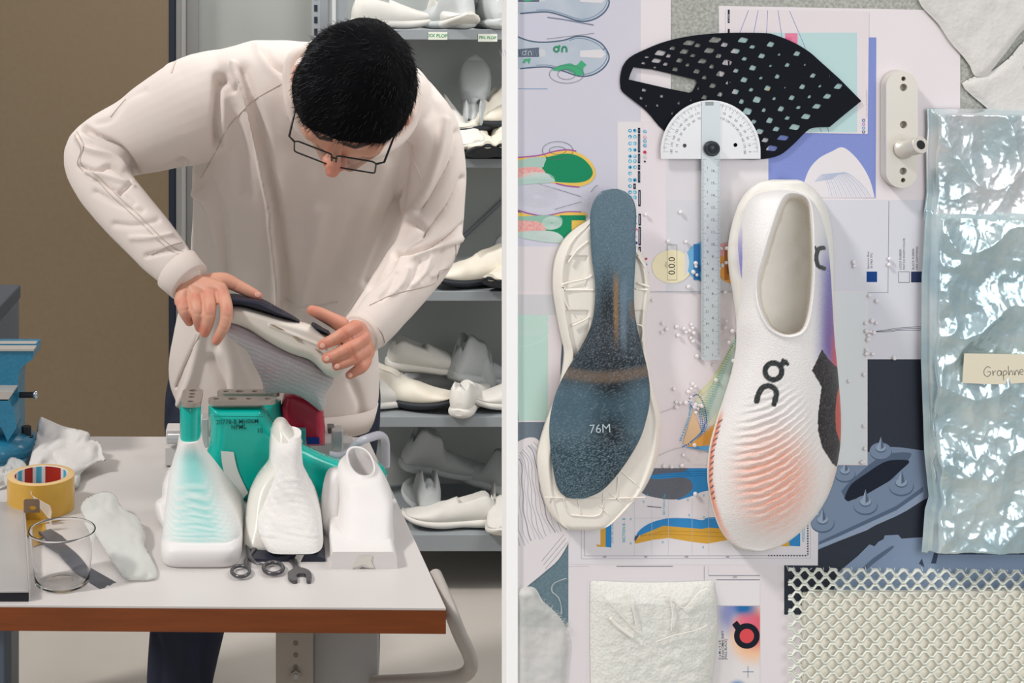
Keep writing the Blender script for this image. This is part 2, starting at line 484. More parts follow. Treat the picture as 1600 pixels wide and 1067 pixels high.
s.ink([(816, 98), (819, 92), (829, 91), (826, 100), (823, 94), (819, 99)], gg)
s.ink([(820, 0), (830, -2), (829, 2), (821, 3)], gg)
for rx, ry in ((27, 14), (14, 8)): s.ring(885, 116, rx, ry, (104, 108, 122), .7)
s.ln([(854, 61), (928, 52)], (110, 112, 122), .7); s.ln([(855, 27), (878, 30), (905, 35), (927, 39)], (120, 130, 150), 1.6)
s.ln([(808, 138.5), (855, 138.5)], (120, 160, 196), .8)
# green soles
red = mat('red_knit_print', (226, 150, 146), .7, vary=(500, .7, (236, 196, 190)))
s.ink(catmull([(808.6, 246), (808, 246), (840, 243), (868, 236), (890, 235), (910, 242), (924, 254), (930, 268), (928, 278), (920, 286), (905, 291), (885, 290), (868, 286)], 5)+[(820, 280), (808.6, 284)], (236, 196, 96))
s.ln(catmull([(808, 246), (840, 243), (868, 236), (886, 234), (900, 236)], 5), (170, 90, 160), 2.2)
s.ln(catmull([(868, 286), (885, 290), (905, 292)], 5), (170, 90, 160), 2)
s.ink(catmull([(842, 248), (870, 242), (890, 240), (908, 246), (921, 258), (926, 270), (920, 280), (905, 285), (880, 285), (862, 282), (850, 272)], 5), (30, 140, 98))
s.ink(catmull([(808.6, 251), (830, 246), (852, 246), (850, 256), (845, 262), (808.6, 262)], 3), (172, 200, 190))
s.ink(catmull([(808.6, 262), (840, 261), (851, 268), (850, 277), (808.6, 278)], 3), red)
s.ink(catmull([(808.6, 279), (848, 270), (860, 276), (865, 284), (820, 288), (808.6, 290)], 3), (180, 206, 198))
for k in range(14): s.ring(838, 280, 28-k*1.8, 11-k*.7, (214, 226, 222), .45, 24, PI, 2*PI)
for rx, ry in ((24, 14), (13, 6)): s.ring(871, 235, rx, ry, (104, 108, 122), .7)
s.ink(catmull([(808.6, 329), (808, 331), (850, 338), (880, 331), (900, 330), (915, 333), (915, 341), (895, 380), (860, 376), (830, 372), (808.6, 368)], 4), (236, 196, 96))
s.ln(catmull([(808.6, 328), (830, 334), (852, 337), (882, 331), (908, 331)], 5), (170, 90, 160), 1.8)
s.ink([(875, 336), (915, 336), (915, 344), (893, 344), (893, 364), (880, 380), (850, 362)], (30, 140, 98))
s.ink(catmull([(808.6, 338), (860, 336), (877, 340), (877, 352), (866, 358), (850, 358), (808.6, 346)], 4), (148, 190, 172))
s.ink(catmull([(808.6, 344), (840, 346), (851, 354), (848, 362), (808.6, 361)], 3), red)
s.ink(catmull([(808.6, 362), (848, 360), (872, 364), (880, 378), (846, 377), (808.6, 370)], 3), (190, 210, 204))
for k in range(14): s.ring(862, 348, 15-k, 10-k*.6, (206, 224, 218), .45, 24)
for k in range(12): s.ring(856, 374, 24-k*1.8, 12-k*.8, (222, 230, 228), .45, 20, PI, 2*PI)
for k in range(9): s.ring(838, 305, 32-k*3, 17-k*1.6, (218, 220, 226), .5, 28)
s.ln([(866, 294), (908, 307)], (110, 112, 122), .7); s.ln([(866, 327), (908, 315)], (110, 112, 122), .7); s.ln([(841, 287), (866, 294)], (130, 132, 140), .6)
s.ln(catmull([(923, 300), (929, 292), (934, 289)], 3), (90, 92, 104), .7)
s.done('lilac sheet of shoe sole renderings with green logos at top left')
s = Sheet([(892, 341), (930, 341), (930, 480), (880, 480), (880, 385), (892, 366)], .65, (232, 226, 228))
s.done('small white slip of paper behind the heel of the white sole')

# ---- blank white sheets
s = Sheet(rect(1001, -60, 1048, 245), .5, (232, 224, 227)); s.done('narrow blank white sheet between the lilac sheet and bare concrete')
s = Sheet([(888, 560), (1262, 560), (1262, 1160), (808.6, 1160), (808.6, 980), (888, 980)], .35, (226, 219, 222))
s.ln([(888, 885), (920, 884)], (196, 190, 196), .8); s.ln([(963, 884.5), (1051, 884.5)], (120, 120, 128), 1.2)
s.ln([(1100, 884), (1100, 925)], (160, 162, 172), 1); s.ln([(1107, 884), (1107, 898.5), (1187, 898.5)], (190, 190, 198), .8)
s.ln([(1107, 899), (1187, 899)], (132, 136, 148), 1); s.ln([(1119, 905.5), (1187, 905.5)], (120, 124, 136), 1.2)
s.tx('200', 5, (1144, 903), 0, (120, 124, 136)); s.ln([(1113, 946), (1187, 946)], (160, 160, 170), .6)
# gradient card with its mark
card = rect(1127, 946, 1187, 1040)
s.done('large blank white sheet at the bottom beneath the bag of granules')
def paint_sheet(name, x0, y0, x1, y1, h, cols, step=1.0, parent=None):
    """a printed rectangle whose ink colour comes from cols(X, Y) -> list of (mask, rgb)"""
    nx, ny = int((x1-x0)/step)+1, int((y1-y0)/step)+1
    X, Y = np.meshgrid(np.linspace(x0, x1, nx), np.linspace(y0, y1, ny))
    C = np.zeros(X.shape+(3,)); 
    for mk, rgb in cols(X, Y):
        c = np.array(L3(rgb)[:3]); mk = np.clip(np.asarray(mk, float), 0, 1)[..., None]*np.ones(X.shape)[..., None]
        C = C*(1-mk)+c*mk
    b = MB(); b.grid([[B(X[j, i], Y[j, i], h) for i in range(nx)] for j in range(ny)][::-1], m_attr, False)
    C = C[::-1]
    col = np.concatenate([C.reshape(-1, 3), np.ones((nx*ny, 1))], 1)
    return b.build(name, parent, color=col)
m_attr = mat('printed_ink', (255, 255, 255), .75, attr=True, spec=.2)
def card_cols(X, Y):
    yield 1, (226, 222, 222)
    d = np.hypot((X-1175)/42, (Y-990)/52)
    yield sm(1.1, .55, d), (240, 196, 160)
    yield sm(.95, .35, np.hypot((X-1180)/40, (Y-982)/44)), (222, 104, 116)
    yield sm(30, 6, np.hypot((X-1160)*.9, (Y-948)*1.2)), (40, 110, 170)
    yield sm(30, 4, np.hypot((X-1136)*1.3, (Y-956)*.6))*.8, (120, 130, 190)
    yield sm(24, 6, np.hypot(X-1163, (Y-972)*1.2))*.7, (226, 110, 140)
    yield sm(20, 8, np.hypot((X-1152), (Y-1078)))*1, (50, 130, 190)
cd = empty('artwork_card', B(1150, 1100, .5), 'white artwork card with blue and red gradient and a black ring mark, bottom centre', 'paper')
b = MB(); b.poly(rect(1100, 908, 1187, 1150), B, flat((230, 225, 227)), .36, .55)
b.line([(1113, 946), (1187, 946)], .6, B, flat((160, 160, 170)), .6); b.build('card', cd)
paint_sheet('colour_gradient', 1112, 946.5, 1187, 1090, .60, card_cols, 1.2, cd)
b = MB(); fb = flat((24, 30, 42))
b.poly([circle(1166.5, 993, 20, 40), circle(1166.5, 993, 11.3, 30)[::-1]], B, fb, .66)
b.poly([(1143.5, 975.5), (1151, 969), (1156.5, 976), (1150, 985)], B, fb, .665)
b.poly(circle(1166.5, 993, 11.2, 30), B, flat((218, 80, 84)), .655)
b.line([(1160, 1049), (1177, 1049)], .8, B, flat((60, 100, 140)), .66); b.line([(1168.3, 1040), (1168.3, 1058)], .8, B, flat((60, 100, 140)), .66)
b.build('ring_mark', cd)
b = MB()
for i, tx in enumerate(('C x M x Y x K', '0.8 mm OMNI SHIFT', '[FULL BLACK]')):
    b.text(tx, 5.2, (1126+i*4.6, 1030), PI/2, B, flat((50, 56, 70)), .67, bold=.01)
b.build('printed_text', cd)

# ---- dark sheet with the spiked outsole rendering
s = Sheet([(1225, 560), (1640, 560), (1640, 960), (1225, 960)], .4, mat('black_print', (36, 43, 57), .6, vary=(300, .3, (44, 52, 66))))
sb, sd, sl = (128, 145, 170), (92, 108, 132), (156, 172, 194)
s.ink(catmull([(1240, 870), (1262, 770), (1300, 725), (1356, 706), (1386, 698), (1430, 702), (1460, 712), (1460, 766), (1442, 781)], 4)+[(1417, 797), (1400, 806), (1368, 820), (1354, 828), (1310, 845), (1279, 858)], sb)
s.ink([(1279, 856), (1279, 846), (1310, 832), (1400, 790), (1442, 762), (1442, 781), (1417, 797), (1400, 806), (1368, 820), (1354, 828), (1310, 845)], (150, 166, 190))
s.ink([(1279, 846), (1310, 832), (1400, 790), (1442, 760), (1442, 768), (1400, 797), (1310, 838), (1279, 851)], sd)
s.ink(catmull([(1314, 767), (1330, 750), (1372, 715), (1400, 707), (1420, 707), (1423, 712), (1410, 730)], 3)+[(1395, 748), (1345, 777), (1322, 783)], sd)
s.ink(catmull([(1321, 772), (1330, 756), (1352, 740), (1380, 722), (1400, 718), (1419, 719), (1419, 724)], 3)+[(1388, 752), (1350, 774), (1325, 783), (1319, 779)], (34, 40, 54))
for cx, cy, r in ((1376, 703, 17), (1408, 757, 19), (1352, 787, 18.5), (1320, 738, 16), (1285, 815, 18)):
    s.ink(circle(cx, cy+3, r*1.03, 28, r*.80), sd); s.ink(circle(cx-.5, cy+1, r, 28, r*.76), sb)
    s.ink(circle(cx, cy-2, r*.5, 22, r*.36), sd); s.ink(circle(cx, cy-3.5, r*.46, 22, r*.32), sl)
    s.ink([(cx-r*.3, cy-5), (cx, cy-r*1.25), (cx+r*.3, cy-5), (cx, cy-1)], sl); s.ink([(cx, cy-r*1.25), (cx+r*.3, cy-5), (cx, cy-1)], sd)
s.ink([(1310, 893), (1340, 868), (1358, 850), (1366, 853), (1372, 846), (1380, 842), (1382, 836), (1403, 835), (1408, 841), (1440, 839), (1470, 848), (1640, 850), (1640, 930), (1300, 930)], (134, 152, 178))
s.ink(catmull([(1342, 892), (1362, 873), (1392, 853), (1394, 857), (1366, 879), (1350, 893)], 3), sd)
s.ink([(1435, 880), (1440, 872), (1444, 886)], (60, 70, 94)); s.ink([(1454, 880), (1459, 862), (1466, 862), (1462, 880)], (60, 70, 94)); s.ink([(1460, 850), (1640, 852), (1640, 866), (1464, 866)], (70, 82, 108))
s.done('black sheet printed with a grey-blue rendering of a spiked outsole')

# ---- top right blank sheet with the two screen prints on it
s = Sheet([(1123, 9), (1428, 15), (1500, 18), (1500, 316), (1125, 314)], .45, (232, 224, 227)); s.done('white backing sheet under the violet print and the metal plate')
s = Sheet([(1133, 57), (1368.5, 58.5), (1367.5, 309), (1133, 307)], .7, mat('violet_print', (126, 140, 204), .7, vary=(700, .35, (136, 154, 212))))
s.ink(catmull([(1252, 300), (1262, 268), (1278, 248), (1300, 236), (1316, 230), (1334, 243), (1350, 264), (1360, 285), (1366, 308.5)], 5)+[(1250, 308.5)], (230, 225, 228))
for k in range(18):
    a = k/17
    s.ln(catmull([(1272+a*26, 284-a*4), (1285+a*34, 272-a*3), (1292+a*52, 290-a*4), (1296+a*64, 307)], 4), (170, 182, 210) if k % 2 else (200, 206, 224), .7)
s.done('violet blue print with a white fan shape, right of the steel ruler')
s = Sheet([(1133, 15), (1357, 18), (1355, 209), (1133, 206)], .95, (228, 219, 222))
s.ink(rect(1148, 51, 1338.5, 206.5), (188, 216, 217))
s.ink(rect(1226, 52, 1245.5, 69), (232, 132, 162)); s.ink(rect(1226, 58, 1236, 69), (226, 112, 150))
for a, b_ in (((1169, 16), (1155, 52)), ((1184, 16), (1177, 52)), ((1199, 16), (1197, 52)), ((1215, 16), (1221, 58)), ((1233, 17), (1258, 76))):
    s.ln([a, b_], (124, 134, 190), .8)
for y0, y1 in ((15, 36), (45, 62), (95, 108), (126, 134)):
    s.ink(rect(1136.5, y0, 1139.5, y1), (26, 30, 44))
s.tx('A. LAYER', 3, (1139.2, 34), PI/2, (210, 210, 216)); s.ink(rect(1346, 184, 1351, 208), (206, 210, 226))
for i, c in enumerate(((60, 60, 130), (200, 110, 190), (70, 170, 190), (40, 50, 90))): s.ring(1348.5, 188+i*6, 1.9, 1.9, c, 1.1, 10)
s.tx('scale 1:1 layer view 0.40 tool path 0.18', 2.6, (1354, 182), PI/2, (150, 160, 176))
s.ln([(1280, 200), (1283, 206)], (90, 140, 140)); s.ln([(1292, 197), (1294, 206)], (90, 140, 140))
for i in range(10):
    s.ink(circle(1200+7.1*(i % 4)*2, 128+(i % 3)*14, 3.4, 10), [(236, 196, 130), (60, 130, 190), (230, 226, 230), (70, 80, 140)][i % 4])
s.done('screen print with a pale cyan panel and pink tab under the black mesh')

# ---- swatch sheet
s = Sheet(rect(1285, 312, 1458, 561), .55, (216, 216, 224))
s.ln([(1388.5, 314), (1387, 457), (1352, 457)], (120, 128, 138), .8)
s.ink(rect(1353.5, 424, 1370, 440.5), (24, 66, 132)); s.ink(rect(1423, 424, 1440, 441), (46, 58, 92))
s.ln([(1403.5, 424.5), (1420.5, 424.5), (1420.5, 441), (1403.5, 441), (1403.5, 424.5)], (90, 94, 108), .8)
for tx, x in (('Spectrum Blue', 1357.5), ('18-3963 TPG', 1362.8)): s.tx(tx, 4.6, (x, 420), PI/2, (50, 54, 68))
for tx, x in (('LOGO RUBBER', 1408), ('MATCH FOAM COLOR', 1413.6), ('BLACK RUBBER', 1428), ('LIKE LIGHTNING', 1433.5)): s.tx(tx, 4.8, (x, 421), PI/2, (50, 54, 68))
for k in range(3): s.ln(catmull([(1366, 517.5+k*.5), (1385, 515+k*1.6), (1405, 512+k*2), (1430, 510.5+k*2.6), (1450, 510+k*2.6)], 4), (84, 88, 104), .7)
s.done('colour swatch sheet with blue squares and small rotated captions')

# ---- tool palette sheet with the round counters
s = Sheet(rect(964, 190, 1200, 458), .8, (222, 218, 222))
s.ink(rect(1040, 312, 1200, 455), (216, 215, 220)); s.ink(rect(965, 191, 1000, 457), (230, 224, 226)); s.ink(rect(1000, 191, 1040, 457), (231, 222, 226))
rw = random.Random(3); tl = (92, 182, 212)
ys = [204, 213.5, 224, 234, 244, 251.5, 261, 270.5, 281, 290.5, 300, 308, 318.5, 328, 338, 348.5]
for i, y in enumerate(ys):
    for j, x in enumerate((984, 991.5)):
        if (i in (7, 12) and j == 1) or (i in (9, 13) and j == 1): continue
        c = (60, 156, 196) if rw.random() < .3 else tl
        s.ink(circle(x, y, 2.9, 12), c); s.ink(circle(x+rw.uniform(-.8, .8), y+rw.uniform(-.8, .8), 1.5, 8), (206, 226, 234) if rw.random() < .75 else (30, 90, 140))
for y0, y1, x in ((199.5, 208, 998), (209, 238, 998), (240, 255, 998), (257, 265, 998), (267, 285, 998), (286.5, 295, 991), (296.5, 322, 998.6), (324, 332.5, 991), (333.5, 352, 999), (354, 383, 999), (385, 398, 999), (398, 412, 1001)):
    s.ink(rect(x-1.8, y0, x+1.8, y1), (32, 38, 58)); s.ln([(x, y0+2.5), (x, y1-2.5)], (190, 196, 206), .7)
for y, c in ((205, (90, 182, 212)), (214, (226, 168, 178)), (220, (90, 176, 200)), (227, (70, 160, 200)), (237.5, (204, 60, 90)), (245, (206, 206, 208)), (252, (44, 44, 96))):
    s.ink(circle(1007, y, 2.7 if y < 250 else 1.6, 10), c); 
    if y < 230: s.ink(circle(1007.3, y-.3, 1.2, 8), (222, 220, 226))
for x, y, c in ((986, 358, (200, 60, 120)), (994, 358, (226, 130, 150)), (985, 368, (40, 50, 110)), (993, 369, (196, 196, 202)), (994, 379, (50, 70, 130)), (1009, 404, (190, 60, 80)), (1009, 413, (70, 150, 180)), (1011, 426, (40, 40, 56)), (987, 377, (210, 80, 90))):
    s.ink([(x-2.4, y), (x, y-2.4), (x+2.4, y), (x, y+2.4)], c)
s.ink(circle(1049, 416, 31, 44, 26), (238, 228, 192)); s.ink(circle(1104, 408, 34, 44, 32), (118, 180, 220)); s.ink(circle(1058, 410, 18, 24, 28, -.9, .9), (218, 218, 222))
s.ink(circle(1143, 411, 25, 40, 31), (236, 168, 86)); s.ink(circle(1134, 390, 14, 24, 11), (232, 170, 176))
s.ln([(1042, 382), (1057, 382), (1057, 437), (1042, 437), (1042, 382)], (150, 146, 126), .7); s.ln([(1057, 382), (1057, 437)], (170, 166, 130), .8)
s.tx('0.0.0', 14.5, (1053.8, 429), PI/2, (44, 44, 40)); s.tx('offset', 4.4, (1041, 418), PI/2, (110, 110, 100))
s.ink(rect(1083, 381, 1093, 437), (58, 120, 180)); s.ink(rect(1131, 383, 1138, 437), (190, 120, 60)); s.tx('B1.0', 12, (1149, 430), PI/2, (40, 36, 34))
s.tx('speed', 5, (1137, 428), PI/2, (50, 40, 34))
s.ln([(1016, 455.5), (1155, 455.5)], (150, 154, 160), .8)
s.done('tool palette sheet with teal icons and coloured round counters behind the ruler')

# ---- central white sheet with the dotted shoe section
s = Sheet(rect(900, 455, 1355, 726), .6, (229, 221, 224))
s.ink(rect(1306, 456, 1353, 724), (217, 222, 224)); s.ink(rect(1010, 700, 1200, 726), (226, 221, 223))
s.ink(catmull([(1152, 520), (1147, 560), (1140, 612), (1128, 650), (1112, 665), (1090, 640), (1088, 618), (1110, 594), (1127, 566), (1141, 540)], 5), (222, 222, 196))
s.ink(catmull([(1152, 524), (1146, 575), (1136, 612), (1122, 640), (1106, 660), (1102, 640), (1118, 604), (1134, 570)], 5), (196, 212, 204))
rd = random.Random(5)
for k in range(7):
    for j in range(34):
        a = j/33
        x = 1150-a*44-k*2.4*(a+.15); y = 530+a*118-k*.4
        s.ink(circle(x, y, .85, 6), [(120, 196, 180), (130, 188, 214), (110, 190, 160)][(k+j) % 3])
s.ln(catmull([(1146, 540), (1128, 570), (1108, 598), (1090, 616)], 4), (222, 222, 150), 1.2)
s.ink(catmull([(1082, 640), (1090, 660), (1094, 676), (1078, 694), (1066, 692)], 4), (226, 196, 158))
s.ink(catmull([(1098, 678), (1112, 665), (1128, 658), (1124, 690), (1106, 700), (1072, 698)], 4), (224, 168, 84))
s.ink([(1068, 698), (1105, 695), (1122, 692), (1120, 704), (1100, 703)], (96, 166, 216))
def dots(pts, c, r=1.0, stp=2.6):
    pts = catmull(pts, 10); acc = 0
    for a, b_ in zip(pts[:-1], pts[1:]):
        acc += math.hypot(b_[0]-a[0], b_[1]-a[1])
        if acc >= stp: s.ink(circle(b_[0], b_[1], r, 6), c); acc = 0
for k in range(4): dots([(1086+k*1.5, 628), (1092+k*3, 645), (1094+k*3.2, 662), (1095+k*1.5, 674)], (44, 128, 186))
dots([(1080, 624), (1076, 650), (1070, 668), (1062, 688)], (110, 176, 210), 1.5); dots([(1064, 698), (1078, 690), (1096, 673), (1100, 660)], (40, 120, 190), 1.3, 2)
dots([(1074, 624), (1082, 618), (1090, 616), (1098, 630), (1102, 646), (1102, 660)], (30, 92, 150), 1.1); dots([(1074, 624), (1080, 634), (1090, 640)], (30, 92, 150), 1.1)
for k in range(12): s.ln([(1096+k*2.2, 696-k*.6), (1100+k*2.0, 676-k*1.2)], (206, 150, 70), .6)
s.ln(catmull([(1030, 644), (1052, 636), (1072, 627)], 4), (186, 182, 188), .9); s.ln(catmull([(1028, 711), (1048, 702), (1064, 698)], 4), (190, 186, 190), .8)
s.ln([(1300, 725), (1354, 725.4)], (200, 198, 200), .8)
s.done('white sheet with a dotted coloured shoe section, between sole and knit shoe')

# ---- technical section drawing
s = Sheet([(888, 700), (1279, 700), (1277.5, 883), (888, 881)], .5, (224, 220, 224))
bl, yl, gy = (54, 136, 196), (214, 164, 66), mat('speckled_grey_print', (92, 96, 106), .7, vary=(1200, .5, (116, 120, 130)))
s.ink([(1008, 731), (1107, 731), (1107, 766), (1096, 768), (1080, 775), (1060, 781), (1005, 757)], bl)
s.ink([(1010, 731), (1076, 731), (1068, 737), (1012, 742)], gy)
s.ink(catmull([(993, 764), (1006, 748), (1030, 748), (1070, 746), (1082, 757), (1078, 768), (1060, 779), (1036, 779), (1010, 774)], 4), gy)
s.ink(catmull([(990, 842), (1000, 827), (1020, 815), (1050, 808.5), (1080, 810), (1098, 812), (1106, 808), (1135, 808)], 4)+[(1140, 830), (992, 836)], bl)
s.ink([(991, 847), (1000, 836), (1036, 821), (1060, 823), (1096, 826), (1106, 824), (1140, 826), (1140, 842), (1132, 844), (1105, 849), (1080, 846), (1045, 840), (1020, 843), (993, 849)], yl)
s.ink([(990, 842), (993, 837), (1000, 834), (992, 846)], (80, 84, 96))
for k, yy in enumerate((829, 836)): s.ln([(1000, 838-k*2), (1040, yy-k*2), (1140, yy+3)], (150, 116, 50), .5)
for k in range(3): s.ln([(1000, 738+k*4), (1107, 736+k*3)], (30, 96, 150), .5)
s.ink([(938, 812), (946, 808), (946, 854), (938, 854), (932, 853), (932, 850), (938, 851)], yl); s.ink([(946, 808), (955, 806), (955, 855), (946, 854)], bl)
s.ink([(1226, 845), (1250, 832), (1250, 853), (1226, 852)], bl); s.ink([(1220, 848), (1233, 846), (1233, 853), (1220, 853)], yl)
for x in (913, 991, 1018, 1044, 1081, 1107): s.ln([(x, 780), (x, 866)], (196, 202, 212), .5)
for y in (809, 867.5): s.ln([(990, y), (1262, y)], (190, 196, 206), .5)
s.ln([(913, 822), (913, 868), (1262, 867.5), (1262, 815)], (150, 152, 160), .7); s.ln([(908, 822), (908, 872.5), (1266, 871.5), (1266, 812)], (176, 176, 184), .5)
for x in (944, 1008, 1072, 1136): s.tx('100', 4, (x-3, 870.8), 0, (90, 90, 100))
for k in range(14): s.ink(rect(1200+k*4.4, 866.4, 1201.8+k*4.4, 868.6), (60, 60, 72)); s.ink(rect(1260.6, 812+k*4, 1262.8, 813.8+k*4), (60, 60, 72))
tq = (92, 178, 202)
s.tx('SECTION B - B', 6, (976.5, 847), PI/2, tq, bold=.01); s.tx('SECTION A-A', 5, (1039, 804), PI/2, tq); s.tx('MIDSOLE', 6, (1257, 846), PI/2, tq)
for x, y in ((1004, 785), (1010, 774), (1037, 775), (1073, 782), (1098, 775), (984, 812), (1034, 848), (1097, 856), (930, 826), (984, 850), (1075, 806), (1098, 809)): s.tx('8', 5, (x, y), 0, tq)
s.tx('DATE  REV  SCALE', 4, (958, 848), PI/2, tq); s.ln([(1011, 790.5), (1033, 792.5)], (70, 70, 78), 1.1)
s.done('technical drawing with blue and yellow midsole cross sections')
# ================================================================ objects fixed to the partition
def relief(name, rows, ufn, mats_, parent=None, color=None):
    pass
# ---- black perforated upper panel
o = lambda p: [(950+x*.3, y*.3) for x, y in p]
outl = o(catmull([(60, 430), (62, 395), (75, 345), (110, 300), (180, 262), (300, 215), (450, 184), (620, 171), (808.6, 172), (870, 184), (960, 220), (1040, 268), (1100, 320), (1200, 410)], 4)+[(1313, 525)]+
         catmull([(1313, 525), (1220, 600), (1148, 660)], 3)[1:]+catmull([(1148, 660), (1060, 665), (1020, 690), (960, 750), (890, 805), (800, 827), (680, 828), (600, 815), (450, 760), (290, 680), (200, 580), (120, 515), (75, 480), (62, 455)], 4)[1:-1])
big = [(555,207,34,14,6),(700,208,28,13,4),(660,265,26,12,4),(525,262,30,13,5),(420,222,34,12,8),(395,267,26,12,6),(490,317,26,12,5),(370,313,20,11,4),(270,275,30,13,3),(250,315,26,11,0),(348,360,17,10,0),(617,325,26,14,0),(460,370,20,11,3),
       (583,383,24,14,3),(543,445,20,12,3),(500,505,18,11,3),(843,230,22,13,6),(797,290,20,12,4),(750,352,20,13,3),(705,414,20,13,3),(660,476,20,13,3),(980,278,20,12,5),(930,337,15,10,4),(878,397,15,11,3),(827,458,19,13,3),(772,517,23,16,3),(722,578,26,17,3),
       (1063,392,18,11,7),(1008,450,18,12,5),(953,507,18,12,5),(897,565,19,13,5),(838,625,20,14,5),(785,683,24,13,4),(1195,448,25,13,9),(1138,500,24,12,7),(1083,552,25,12,7),(1027,605,27,13,5),(968,660,30,14,4),(908,716,32,13,3),(850,770,32,14,3),
       (603,232,20,11,3),(573,290,17,11,3),(538,345,16,11,3),(500,402,15,10,2),(748,243,17,9,3),(707,305,16,9,3),(663,367,16,10,3),(742,466,14,9,3),(692,527,15,12,3),(888,283,10,6,3),(1022,336,8,6,3),(918,455,6,4,3),(862,512,12,8,3),(808,572,13,10,3),(755,632,17,10,3),
       (1100,447,11,7,5),(1045,502,12,8,4),(988,558,15,8,4),(930,613,16,9,4),(872,670,20,12,4),(815,728,20,11,3),(1150,395,4,7,3),(465,235,19,10,3),(440,288,17,8,3),(413,337,14,8,3),(335,250,18,9,3),(313,290,15,9,3),(297,333,15,8,3),(200,297,13,5,0),(182,328,12,6,0),
       (185,468,12,8,-3),(277,500,9,8,-2),(170,510,8,8,-3),(255,548,7,7,-3),(197,550,5,5,0),(367,535,10,8,2),(430,520,8,6,2),(333,588,9,7,2),(468,460,8,8,2),(580,490,16,11,3),(622,430,14,9,3),(793,405,12,7,3),(843,342,10,6,3),(242,350,9,5,0)]
holes = []
for x, y, a, b_, sk in big:
    a *= 1.15; b_ *= 1.22
    c = [(x-a, y+b_*.55+sk*.2), (x-a*.45+sk, y-b_), (x+a-sk*.3, y-b_*.35-sk*.2), (x+a*.5-sk*.6, y+b_)]
    c = catmull(c, 3, True) if a < 8 else [q for i in range(4) for q in ((c[i][0]*.86+c[i-1][0]*.14, c[i][1]*.86+c[i-1][1]*.14), (c[i][0]*.86+c[(i+1) % 4][0]*.14, c[i][1]*.86+c[(i+1) % 4][1]*.14))]
    holes.append(o(c)[::-1])
holes.append(o([(128, 350), (230, 362), (455, 415), (462, 430), (435, 478), (420, 482), (300, 458), (104, 413), (112, 385)])[::-1])
b = MB(); b.poly([outl]+holes, B, mat('black_moulded_rubber', (24, 27, 34), .75, bump=(900, .2), spec=.1), 1.1, 2.6)
bm_ = b.build('perforated_upper_panel', bevel=.0005); tag(bm_, 'black perforated rubber shoe upper panel behind the protractor', 'shoe part')

# ---- protractor with steel rule
pr = empty('protractor', B(1107, 560, 4.8), 'steel protractor and long ruler joined by a black thumbscrew', 'measuring tool')
m_st = mat('satin_steel', (218, 218, 220), .38, metal=.35, vary=(3, .3, (204, 206, 210)))
m_rule = mat('steel_rule', (200, 208, 212), .4, metal=.25)
ink = flat((84, 86, 92))
hd = circle(1107, 236, 77.5, 60, 80, PI, 2*PI)
out = hd+[(1184.5, 247), (1030, 247)]
b = MB(); b.poly([out, circle(1066.5, 226.5, 3.2, 14)[::-1], circle(1145.5, 225.5, 3.2, 14)[::-1]], B, m_st, 4.8, 5.8)
for k in range(0, 181):
    a = PI+k*PI/180; r0 = 74; r1 = 74-(3 if k % 5 else (5.5 if k % 10 else 8.5))
    if k % 2 and k % 5: continue
    b.line([(1107+r0*math.cos(a), 236+r0*1.03*math.sin(a)), (1107+r1*math.cos(a), 236+r1*1.03*math.sin(a))], .45, B, ink, 5.84)
for k in range(0, 19):
    a = PI+k*PI/18
    for v, r in ((180-k*10, 61), (k*10, 53)):
        if (r == 61 and k < 19):
            pass
        b.text(str(v), 5.2, (1107+r*math.cos(a), 236+r*1.03*math.sin(a)), -(a-1.5*PI), B, ink, 5.85, center=True)
b.build('protractor_head', pr, bevel=.00015)
b = MB(); b.poly(rect(1092.5, 158, 1121, 559), B, m_rule, 5.9, 6.9)
for k in range(161):
    y = 553-k*1.907; L = 8 if k % 10 == 0 else (5.5 if k % 5 == 0 else 3.2)
    b.line([(1120.5, y), (1120.5-L, y)], .35, B, ink, 6.95); b.line([(1093, y), (1093+L*.8, y)], .35, B, ink, 6.95)
for k in range(1, 17):
    b.text(str(k), 6.2, (1109.5, 553-k*19.07+17.5), 0, B, ink, 6.96, center=True)
    b.text(str(k), 5.4, (1101.5, 242+k*18.6), PI, B, ink, 6.96, center=True)
b.build('ruler_blade', pr, bevel=.00012)
b = MB(); ck = mat('black_screw', (38, 44, 50), .35)
fw = Matrix.Rotation(PI/2, 3, 'X')
c = B(1107, 230.5, 6.9)
b.lathe([(.0062, 0), (.0062, .0035), (.0056, .0045), (.0042, .0047), (.0038, .0038), (.0034, .0038), (.003, .0044), (0, .0044)], c, ck, 32, True, fw); b.build('thumbscrew', pr)
b = MB(); b.poly(rect(1098, 158, 1111, 164), B, mat('worn_mark', (150, 156, 158), .5), 6.93); b.build('rule_end', pr)

# ---- oval steel plate with a stud
pl = empty('steel_fixing_plate', B(1402, 290, 1.2), 'oblong steel plate with round holes and a raised hollow stud', 'metal plate')
m_pl = mat('brushed_plate', (214, 209, 200), .4, metal=.25, vary=(4, .3, (176, 172, 166)))
def stad(x0, x1, y0, y1):
    r = (x1-x0)/2; cx = (x0+x1)/2
    return circle(cx, y0+r, r, 20, None, PI, 2*PI)+circle(cx, y1-r, r, 20, None, 0, PI)
hl = [(1402, 122, 3.6), (1402, 135.5, 5.8), (1402, 193, 5.8), (1401.5, 265, 5.8), (1401.5, 279, 3.6)]
b = MB(); b.poly([stad(1375, 1424, 110, 291)]+[circle(x, y, r, 18)[::-1] for x, y, r in hl], B, m_pl, 1.2, 11.5); b.build('plate', pl, bevel=.0006)
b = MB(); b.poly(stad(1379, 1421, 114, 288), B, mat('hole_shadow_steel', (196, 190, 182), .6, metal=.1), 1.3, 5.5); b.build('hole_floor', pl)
b = MB(); bs = B(1401, 231, 11.5); tip = B(1409, 220.5, 33)
tp = [bs+(tip-bs)*t for t in (0, .12, .13, .9, 1)]
